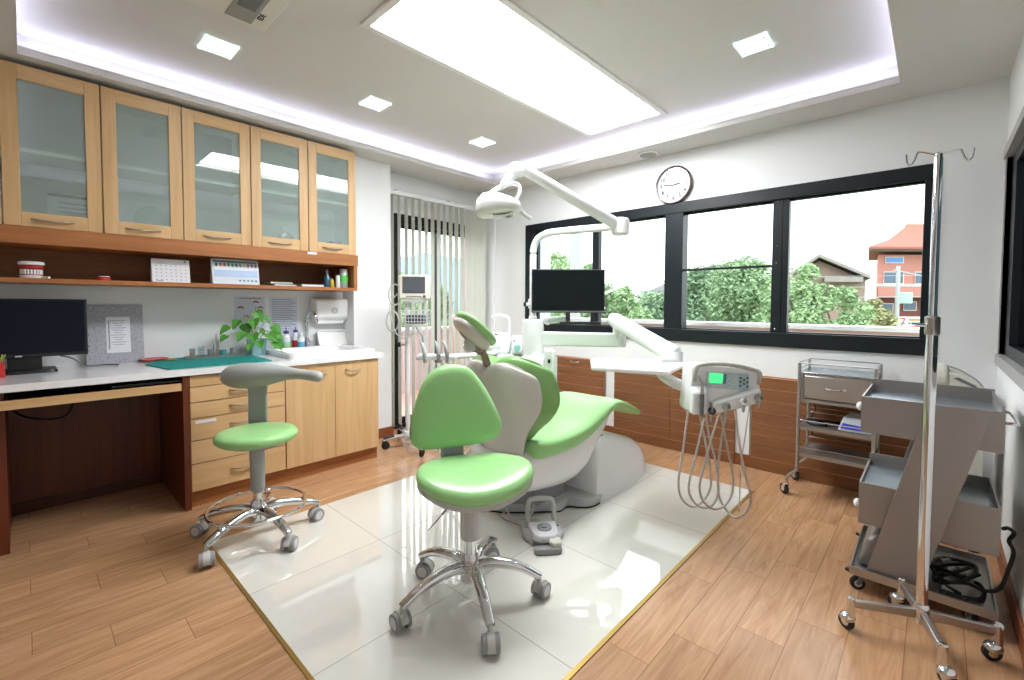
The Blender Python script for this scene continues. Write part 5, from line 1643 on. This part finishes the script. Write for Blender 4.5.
B().box(cx0 + .02, cx1 - .006, cy0 + .012, cy1 - .01, .628, .780).box(cx0 + .004, cx0 + .019, cy0 + .002, cy1 - .002, .62, .781).build('drawer_case', STEEL, r)
d = B().box(cx0 + .028, cx1 - .012, cy0 - .002, cy0 + .012, .634, .768).build('drawer', mat('drawer_steel', (186, 182, 178), .3, metal=.9, bump=.12, bscale=60), r, bevel=.003)
bow_handle((cx0 + cx1) / 2 + .0, cy0 - .002, .70, .052, d, .022, axis='X', drop=0, mt=CHROME)
B().box(cx0, cx1, cy0, cy1, .604, .624).build('lower_frame', STEEL, r)
for z in (.43, .262):
    B().box(cx0, cx1, cy0, cy1, z, z + .022).m(1).box(cx0 + .006, cx1 - .006, cy0 + .006, cy1 - .006, z + .0225, z + .024).build('shelf', [STEEL, STEELP], r)
    q = B()
    for a, b_ in ((0, 1), (1, 2), (2, 3), (3, 0)):
        q.tube([(*ring[a], z + .06), (*ring[b_], z + .06)], .0035, 8)
    q.build('shelf_rail', CHROME, r)
B().tube([(cx0, cy1, .56), (cx1, cy1, .56)], .0035, 8).build('back_rail', CHROME, r)
# white device with blue front on the middle shelf
r = thing('white_device', 'white box device with blue front on the middle shelf of the cart', 'device', (-.31, 3.38, .454))
B().skin([[Vector((x, y, z)) for x, y in ((-.41, 3.30), (-.245, 3.30), (-.245, 3.52), (-.39, 3.52))] if i == 0 else [Vector((x, y, z)) for x, y in ((-.385, 3.33), (-.25, 3.33), (-.25, 3.51), (-.37, 3.51))] for i, z in enumerate((.4545, .535))]).build('housing', mat('device_white', (220, 226, 232), .35), r, bevel=.01, seg=3)
B().skin([[Vector((x, y, z)) for x, y, z in ((-.395, 3.302 + o, .470), (-.29, 3.302 + o, .468), (-.28, 3.309 + o, .492), (-.385, 3.311 + o, .500))] for o in (-.0015, .006)]).build('blue_front', mat('device_blue', (70, 80, 200), .3), r)
tag(B().tube(smooth_path([(-.59, 3.4, .4645), (-.5, 3.42, .462), (-.47, 3.34, .462), (-.55, 3.32, .462), (-.58, 3.45, .463), (-.44, 3.48, .462), (-.40, 3.46, .463)], 5), .006, 8).build('device_cable', RUBBER), 'black cable lying beside the white device on the cart shelf', 'cable')
tag(B().tube(smooth_path([(-.575, 3.578, .65), (-.59, 3.60, .58), (-.57, 3.61, .5), (-.6, 3.60, .42), (-.58, 3.61, .33)], 5), .004, 8).build('hanging_cable', RUBBER), 'thin black cable hanging behind the steel instrument cart', 'cable')

# beige machine behind the stepped trolley
r = thing('beige_machine', 'tall beige medical machine with rounded top standing in the corner behind the stepped trolley', 'machine', (.08, 3.3, 0))
BEI = mat('machine_beige', (214, 212, 198), .45, coat=.1)
B().box(-.04, .19, 3.12, 3.44, .02, .765).build('cabinet', BEI, r, bevel=.02, seg=3)
B().skin([[Vector((x, y, z)) for y, z in ((3.14, .80), (3.14, .86), (3.18, .905), (3.28, .90), (3.42, .86), (3.43, .80))] for x in (-.03, .06)]).build('top_hood', BEI, r, bevel=.018, seg=3)
B().skin([[Vector((x, y, z)) for x, z in ((.055, .765), (.06, .870), (.10, .860), (.185, .80), (.19, .765))] for y in (3.15, 3.42)]).build('side_hood', BEI, r, bevel=.008, seg=3)
B().skin([[Vector((x, 3.145 + o, z)) for x, z in ((.075, .840), (.095, .847), (.16, .810), (.155, .80))] for o in (.0, .01)]).build('dark_grille', GREYD, r)
B().tube(smooth_path([(-.02, 3.2, .872), (.03, 3.2, .893), (.09, 3.2, .883), (.16, 3.2, .835), (.185, 3.2, .795)], 4), .004, 8).build('tube', GREYP, r)
for x in (-.02, .17):
    for y in (3.14, 3.42):
        B().cyl((x, y, 0), .02, .022, 14).build('foot', RUBBER, r)

# ------------------------------------------------------------------ patient monitor on a stand
pm_ = Vector((-3.20, 2.165, 0))
r = thing('patient_monitor', 'cream patient monitor on a wheeled pole stand in front of the blinds', 'monitor', pm_)
sx_ = Vector((.731, .682, 0))
for i, (x, y) in enumerate(((-3.29, 1.985), (-2.905, 2.08), (-3.49, 2.28), (-3.13, 2.37), (-3.30, 2.43))):
    e = Vector((x, y, 0))
    B().tube([pm_ + Vector((0, 0, .10)), pm_.lerp(e, .5) + Vector((0, 0, .098)), e + Vector((0, 0, .078))], [(.022, .018), (.020, .014), (.018, .012)], 10).build('leg', [mat('leg_silver', (196, 196, 198), .3, metal=.5), BLACK][0], r)
    B().tube([pm_.lerp(e, .55) + Vector((0, 0, .104)), e + Vector((0, 0, .088))], [(.017, .010), (.018, .012)], 10).build('leg_cap', BLACK, r)
    swivel_caster(r, e, .078, .034, 1.0 + i, RUBBER, BLACK, BLACK)
B().lathe([(.03, .06), (.035, .09), (.03, .13), (.018, .14), (.018, 1.20)], pm_, seg=20).build('pole', mat('pole_white', (222, 222, 222), .35), r)
mm_ = pm_ + Vector((.045, .04, 1.335))
Mm = Matrix((sx_, Vector((-sx_.y, sx_.x, 0)), Vector((0, 0, 1)))).transposed()
CRM = mat('monitor_cream', (232, 228, 212), .4, coat=.1)
B().obox(mm_, (.245, .12, .205), Mm).build('housing', CRM, r, bevel=.018, seg=3)
B().obox(mm_ + Mm @ Vector((.005, -.061, .018)), (.175, .004, .125), Mm).build('screen', mat('monitor_grey_screen', (88, 92, 98), .15), r)
B().obox(mm_ + Mm @ Vector((.005, -.060, .018)), (.187, .003, .137), Mm).build('screen_rim', GREYD, r)
for k in range(7):
    B().obox(mm_ + Mm @ Vector((-.05 + k * .018, -.060, -.075)), (.012, .006, .010), Mm).build('button', GREYD, r)
B().lathe([(.012, 0), (.011, .01)], mm_ + Mm @ Vector((.09, -.058, -.075)), -(Mm @ Vector((0, 1, 0))), 14).build('dial', GREYD, r)
B().obox(mm_ + Vector((0, 0, -.112)), (.17, .11, .025), Mm).build('mount_plate', GREYL, r, bevel=.004)
bk_ = mm_ + Vector((0, 0, -.25)) + Mm @ Vector((.02, -.04, 0))
q = B()
for k in range(9):
    a = -.105 + k * .02625
    q.tube([bk_ + Mm @ Vector((a, -.07, .06)), bk_ + Mm @ Vector((a * .92, -.06, -.06)), bk_ + Mm @ Vector((a * .92, .06, -.06)), bk_ + Mm @ Vector((a, .07, .06))], .0025, 6)
for z in (.06, .03, .0, -.03, -.06):
    s_ = 1 - .08 * (z < 0)
    q.tube([bk_ + Mm @ Vector((x, y, z)) for x, y in ((-.105 * s_, -.07 * s_), (.105 * s_, -.07 * s_), (.105 * s_, .07 * s_), (-.105 * s_, .07 * s_))], .003, 6, loop=True)
q.build('wire_basket', mat('basket_white', (214, 216, 218), .4), r)
tag(B().obox(bk_ + Vector((0, 0, -.012)), (.15, .08, .07), Mm).build('blood_pressure_cuff', mat('cuff_dark', (70, 74, 82), .8, bump=.6, bscale=80), bevel=.012), 'dark rolled cuff in the wire basket below the patient monitor', 'cuff')
for k, (a0, zz_) in enumerate(((-.15, -.06), (-.17, -.28))):
    q = B()
    q.tube([mm_ + Mm @ Vector((a0 - .01 + .05 * math.cos(t), -.02, zz_ + .085 * math.sin(t))) for t in [j * PI / 12 for j in range(24)]], .006, 8, loop=True)
    q.build('coiled_lead', GREYL, r)
B().tube(smooth_path([mm_ + Mm @ Vector((-.14, 0, -.05)), mm_ + Mm @ Vector((-.2, -.02, -.15)), mm_ + Mm @ Vector((-.16, -.04, -.35)), mm_ + Mm @ Vector((-.08, -.06, -.42)), mm_ + Mm @ Vector((.0, -.05, -.38))], 5), .006, 8).build('lead', GREYL, r)
B().tube([pm_ + Vector((0, 0, .86)), pm_ - sx_ * .06 + Vector((0, 0, .86))], .008, 8).m(1).lathe([(.022, 0), (.02, .02)], pm_ - sx_ * .06 + Vector((0, 0, .86)), -sx_, 14).build('pole_clamp', [GREYP, BLACK], r)
# ------------------------------------------------------------------ outside
GZ = -3.6
g = struct('ground', B().box(-420, 420, -120, 420, GZ - .5, GZ), mat('ground_green', (120, 132, 96), .95, vary=.3, vscale=.3), sharp=None)
# ledge beyond the long window
w = B().box(-5.2, 3.0, 4.3, 4.5, GZ, 1.010)
w.m(1).box(-5.2, 3.0, 4.26, 4.54, 1.0105, 1.042).m(0)
struct('exterior_wall', w, [mat('ledge_pink', (214, 182, 168), .8), mat('ledge_white', (226, 226, 224), .7)])
struct('exterior_pillar', B().box(-3.42, -3.26, YB + .2, YB + .5, -.4, 2.6), mat('pillar_bluewhite', (206, 220, 232), .7))
struct('exterior_slab', B().box(-5.2, 1.2, YB + .19, 4.26, -.4, -.1), mat('slab_grey', (190, 186, 180), .8))
# balcony outside the door
struct('exterior_floor', B().box(-5.3, -3.99, .6, 5.2, -.12, -.02), mat('balcony_tile', (214, 176, 160), .6, vary=.08))
struct('exterior_wall', B().box(-5.45, -5.3, .6, 5.2, -.2, .82).m(1).box(-5.5, -5.26, .6, 5.2, .8205, .86), [mat('balcony_pink', (220, 196, 196), .8), MATS['ledge_white']])
struct('exterior_wall', B().box(-4.78, -4.5, 4.3 - .15, 4.3, -.1, 2.6), mat('balcony_mauve', (196, 150, 168), .8))
tag(B().cyl((-5.2, 7.4, GZ), .11, 7.6, 16).build('utility_pole', mat('pole_concrete', (176, 178, 180), .8)), 'thick pale round pole beyond the window beside the flat screen', 'pole')
# hazy blue hills far beyond the balcony
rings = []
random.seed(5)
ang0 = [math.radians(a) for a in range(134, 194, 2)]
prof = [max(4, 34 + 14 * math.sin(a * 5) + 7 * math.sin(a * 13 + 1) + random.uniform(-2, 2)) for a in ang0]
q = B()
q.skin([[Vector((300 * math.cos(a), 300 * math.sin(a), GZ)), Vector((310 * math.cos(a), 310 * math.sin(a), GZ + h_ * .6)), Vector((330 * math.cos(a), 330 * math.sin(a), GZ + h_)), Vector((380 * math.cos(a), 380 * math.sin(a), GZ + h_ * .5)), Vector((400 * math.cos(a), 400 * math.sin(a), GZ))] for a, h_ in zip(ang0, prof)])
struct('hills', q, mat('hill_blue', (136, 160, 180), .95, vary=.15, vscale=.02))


def tree(px, depth, top_y, w_px, kind, lab, seed, base_y=None):
    """A broad tree at a measured place: trunk, branches and a crown of real leaves."""
    random.seed(seed)
    p = pt(px, 340, depth)
    s = depth / FPX
    top_z = pt(px, top_y, depth).z
    wr = w_px * s / 2
    zc0 = GZ + (top_z - GZ) * .22
    r = thing('tree', lab, 'tree', (p.x, p.y, GZ), 'trees outside the windows')
    col = [(146, 172, 132), (160, 186, 140), (134, 160, 126), (176, 174, 132)][kind]
    LM = mat('foliage_%d' % kind, col, .7, vary=.35, vscale=1.5)
    LM2 = mat('trunk_bark', (110, 96, 80), .9)
    q = B().tube([(p.x, p.y, GZ), (p.x + .1, p.y, GZ + (top_z - GZ) * .4), (p.x - .1, p.y + .1, GZ + (top_z - GZ) * .8)], [.16, .12, .04], 8)
    for k in range(6):
        a = random.uniform(0, 2 * PI)
        q.tube([(p.x, p.y, GZ + (top_z - GZ) * random.uniform(.3, .6)), (p.x + math.cos(a) * wr * .7, p.y + math.sin(a) * wr * .7, GZ + (top_z - GZ) * random.uniform(.6, .9))], [.06, .02], 6)
    q.build('trunk', LM2, r)
    bm = bmesh.new()
    H = top_z - zc0
    blobs = []
    for k in range(24):
        a = random.uniform(0, 2 * PI)
        t = random.random() ** .6
        hh = random.uniform(.25, .86)
        rad = wr * (1.1 - .6 * max(0, hh - .5) / .5)
        blobs.append((p.x + math.cos(a) * t * rad * .72, p.y + math.sin(a) * t * rad * .72, zc0 + hh * H, min(wr * random.uniform(.36, .55), H * .3)))
    blobs.append((p.x, p.y, top_z - wr * .35, wr * .35))
    lsz = max(.05, depth * .0055)
    nl = 420
    for (x, y, z, R_) in blobs:
        for k in range(nl):
            v = Vector((random.gauss(0, 1), random.gauss(0, 1), random.gauss(0, 1))).normalized() * R_ * random.uniform(.55, 1.05)
            v.z *= .8
            c = Vector((x, y, z)) + v
            if c.z > top_z:
                continue
            a1, a2 = random.uniform(0, 2 * PI), random.uniform(-.9, .9)
            u = Vector((math.cos(a1) * math.cos(a2), math.sin(a1) * math.cos(a2), math.sin(a2)))
            w_ = u.cross(Vector((random.gauss(0, 1), random.gauss(0, 1), random.gauss(0, 1)))).normalized()
            L_ = lsz * random.uniform(.7, 1.3)
            vv = [bm.verts.new(c + u * L_ * a + w_ * L_ * b_) for a, b_ in ((-1, 0), (0, -.45), (1, 0), (0, .45))]
            bm.faces.new(vv)
    me = bpy.data.meshes.new('crown')
    bm.to_mesh(me)
    bm.free()
    me.materials.append(LM)
    o = bpy.data.objects.new('crown', me)
    C.objects.link(o)
    o.parent = r
    me.transform(Matrix.Translation((-p.x, -p.y, -GZ)))


tree(556, 12, 249, 84, 1, 'light green tree seen between the curved lamp pole and the flat screen', 11)
tree(590, 15, 262, 60, 0, 'green tree beyond the thin window bar just above the flat screen corner', 20)
tree(622, 17, 283, 60, 1, 'light green tree just beyond the flat screen', 12)
tree(655, 24, 292, 84, 2, 'dull green tree behind the inclined white arm', 13)
tree(700, 26, 264, 80, 2, 'darker green tree at one end of the pane with a crossbar', 14)
tree(745, 20, 253, 90, 0, 'tall mid green tree topping the pane with a crossbar', 15)
tree(778, 16, 268, 70, 1, 'bright green tree behind the thick window post of the sliding panes', 16)
tree(806, 14, 263, 56, 1, 'bright green tree in front of the grey gabled house', 17)
tree(842, 15, 284, 66, 1, 'round bright green tree beside the yellowish one', 18)
tree(873, 22, 297, 36, 3, 'sparse yellowish tree in front of the red building', 19)
tree(640, 11, 306, 70, 1, 'low bright green tree beyond the white upper arm', 21)
tree(404, 22, 272, 40, 1, 'green tree beyond the balcony behind the patient monitor', 22)
tree(436, 26, 280, 50, 0, 'green tree beyond the balcony behind the middle blinds', 23)


def local_root(name, lab, cat, px, depth):
    p = pt(px, 306, depth)
    r = thing(name, lab, cat, (p.x, p.y, GZ))
    r.rotation_euler = (0, 0, YAW)
    return r


# red roofed building with the shop
S_ = 38 / FPX
r = local_root('red_roofed_building', 'pink walled building with red tiled roof and a striped shop sign', 'building', 868, 38)


def zl(py, d=38):
    return pt(890, py, d).z - GZ


RB = mat('building_pink', (182, 124, 112), .8)
RD = mat('building_brown', (116, 72, 64), .8)
ROOF = mat('roof_red', (164, 100, 84), .8, vary=.2, vscale=3, bump=.5, bscale=8)
B().box(.75, 12, .6, 8, zl(297), zl(254)).m(1).box(.9, 12, 1.2, 8, 0, zl(297)).build('wall', [RB, RD], r, local=True)
ez, tz_ = zl(250), zl(217)
B().skin([[Vector(v) for v in ((-.1, -.6, ez), (13, -.6, ez), (13, 9, ez), (-.1, 9, ez))], [Vector(v) for v in ((-.1, -.6, ez + .18), (13, -.6, ez + .18), (13, 9, ez + .18), (-.1, 9, ez + .18))], [Vector(v) for v in ((1.6, 1.0, zl(238)), (13, 1.0, zl(238)), (13, 7.4, zl(238)), (1.6, 7.4, zl(238)))], [Vector(v) for v in ((3.0, 3.0, zl(222)), (13, 3.0, zl(222)), (13, 5.4, zl(222)), (3.0, 5.4, zl(222)))], [Vector(v) for v in ((3.2, 3.4, tz_), (13, 3.4, tz_), (13, 5.0, tz_), (3.2, 5.0, tz_))]]).build('roof', ROOF, r, local=True)
B().box(-.05, 13, -.45, .6, ez - .12, ez).build('eave', mat('eave_grey', (120, 104, 100), .8), r, local=True)
BLU = mat('window_blue', (70, 130, 190), .3)
DKW = mat('window_dark', (80, 100, 120), .3)
for x0, x1, y0, y1, mm in ((1.4, 2.85, 262, 257, BLU), (1.3, 2.9, 283, 272, DKW), (3.95, 5.0, 283, 272, DKW), (1.2, 2.6, 312, 304, DKW), (3.6, 4.6, 310, 302, DKW)):
    wq = B().box(x0 - .07, x1 + .07, .52, .6, zl(y0) - .07, zl(y1) + .07).build('window', mat('frame_cream', (214, 196, 184), .6), r, local=True)
    if y0 > 300:
        wq.location.y = .6
    q = B().box(x0, x1, .50, .519, zl(y0), zl(y1)).build('window_pane', mm, wq, local=True)
B().box(.7, 12, -.1, .6, zl(286), zl(284)).m(1).box(.8, 12, -.05, .0, zl(297), zl(286)).build('balcony', [mat('band_cream', (224, 206, 196), .7), RB], r, local=True)
# shop sign: orange, green and red stripes and the white 7 box
sz0, sz1 = zl(330, 36), zl(317, 36)
h_ = (sz1 - sz0)
q = B().box(1.9, 9, -1.0, -.6, sz0, sz1).m(1).box(1.9, 9, -1.02, -1.0, sz0 + h_ * .68, sz0 + h_ * .84).m(2).box(1.9, 9, -1.02, -1.0, sz0 + h_ * .40, sz0 + h_ * .56).m(3).box(1.9, 9, -1.02, -1.0, sz0 + h_ * .10, sz0 + h_ * .26)
sg = q.build('shop_sign', [mat('sign_white', (232, 236, 232), .5), mat('sign_orange', (226, 120, 70), .5), mat('sign_green', (30, 130, 90), .5), mat('sign_red', (206, 50, 50), .5)], r, local=True)
bx = 2.85
B().box(bx - .46, bx + .46, -1.14, -1.02, sz0 - .02, sz1 + .0).build('logo_box', MATS['sign_white'], sg, local=True)
q = B().text('7', h_ * 1.05, Matrix.Translation((bx, -1.15, (sz0 + sz1) / 2)) @ Matrix.Rotation(PI / 2, 4, 'X'), .01)
q.m(1).text('ELEVEN', h_ * .19, Matrix.Translation((bx, -1.165, (sz0 + sz1) / 2 - .02)) @ Matrix.Rotation(PI / 2, 4, 'X'), .01)
q.build('logo', [MATS['sign_red'], MATS['sign_green']], sg, local=True)

# grey gabled house behind the trees
r = local_root('gabled_house', 'old brown house with grey gabled roof behind the green trees', 'house', 818, 30)
d = 30


def zh(py):
    return pt(830, py, d).z - GZ


s = d / FPX
B().skin([[Vector((-46 * s, 2, 0)), Vector((50 * s, 2, 0)), Vector((50 * s, 2, zh(278))), Vector((0, 2, zh(258))), Vector((-46 * s, 2, zh(284)))], [Vector((-46 * s, 6, 0)), Vector((50 * s, 6, 0)), Vector((50 * s, 6, zh(278))), Vector((0, 6, zh(258))), Vector((-46 * s, 6, zh(284)))]]).build('wall', mat('house_brown', (150, 130, 118), .85, vary=.2), r, local=True)
for (xa, za), (xb, zb) in (((0, zh(252)), (54 * s, zh(274))), ((0, zh(252)), (-52 * s, zh(286)))):
    B().skin([[Vector((xa, y, za)), Vector((xb, y, zb)), Vector((xb, y, zb - .22)), Vector((xa, y, za - .22))] for y in (1.2, 7)]).build('roof_slope', mat('house_roof', (150, 142, 138), .85, vary=.2, vscale=2), r, local=True)
B().box(6 * s, 46 * s, 1.0, 2.0, zh(281), zh(276)).build('porch_roof', MATS['house_roof'], r, local=True)
r = local_root('white_house', 'small pale house with dark roof far off beyond the trees', 'house', 664, 60)
s6 = 60 / FPX
zq = lambda py: pt(664, py, 60).z - GZ
B().box(-14 * s6, 12 * s6, 0, 5, 0, zq(291)).build('wall', mat('house_white', (226, 226, 222), .8), r, local=True)
B().skin([[Vector((-16 * s6, y, zq(291))), Vector((14 * s6, y, zq(291))), Vector((0, y, zq(284)))] for y in (-.5, 5.5)]).build('roof', mat('house_roof2', (150, 150, 156), .8), r, local=True)

for root_, k_ in ((bpy.data.objects['red_roofed_building'], .78), (bpy.data.objects['gabled_house'], .67)):
    stack = [root_]
    while stack:
        o_ = stack.pop()
        for c_ in [x for x in bpy.data.objects if x.parent == o_]:
            stack.append(c_)
            for v_ in c_.data.vertices:
                v_.co.x += k_ * v_.co.y
# street poles and wires
for px, dd, ty, nm in ((897, 32, 266, 'pale concrete street pole in front of the red building'), (857, 34, 274, 'thin concrete street pole in front of the grey gabled house')):
    p = pt(px, 306, dd)
    r = thing('street_pole', nm, 'pole', (p.x, p.y, GZ))
    tp = pt(px, ty, dd).z
    B().tube([(p.x, p.y, GZ), (p.x, p.y, tp)], [.16, .12], 10).build('post', MATS['pole_concrete'], r)
    B().tube([Vector((p.x, p.y, tp - .3)) - cr * .3, Vector((p.x, p.y, tp - .3)) + cr * (2.2 if px == 897 else .4) - Vector((0, 0, .5 if px == 897 else 0))], .045, 6).build('cross_arm', MATS['pole_concrete'], r)
    if px == 897:
        B().obox((p.x + .4, p.y + .3, pt(px, 298, dd).z), (.8, .5, .8)).build('transformer_box', mat('box_green', (170, 196, 186), .6), r, bevel=.05)
for k, (ya, yb) in enumerate(((272, 275), (283, 286), (291, 297))):
    a, m_, b_ = pt(600, ya + 12, 29), pt(780, (ya + yb) / 2 + 4, 28), pt(960, yb, 27)
    tag(B().tube(smooth_path([a, m_, b_], 8), .016 + .004 * k, 5).build('overhead_wire', mat('wire_grey', (170, 172, 172), .7)), ('uppermost', 'middle', 'lowest')[k] + ' of the three overhead wires crossing outside the long window', 'wire')
a = pt(598, 296, 9)
r = thing('street_lamp', 'slim white street lamp whose slanted arm shows just beside the flat screen', 'street lamp', (a.x, a.y, GZ))
B().cyl((a.x, a.y, GZ), .035, a.z - GZ, 12).build('post', WHITEM, r)
B().tube([a, pt(626, 285, 9.2)], .024, 8).build('arm', WHITEM, r)
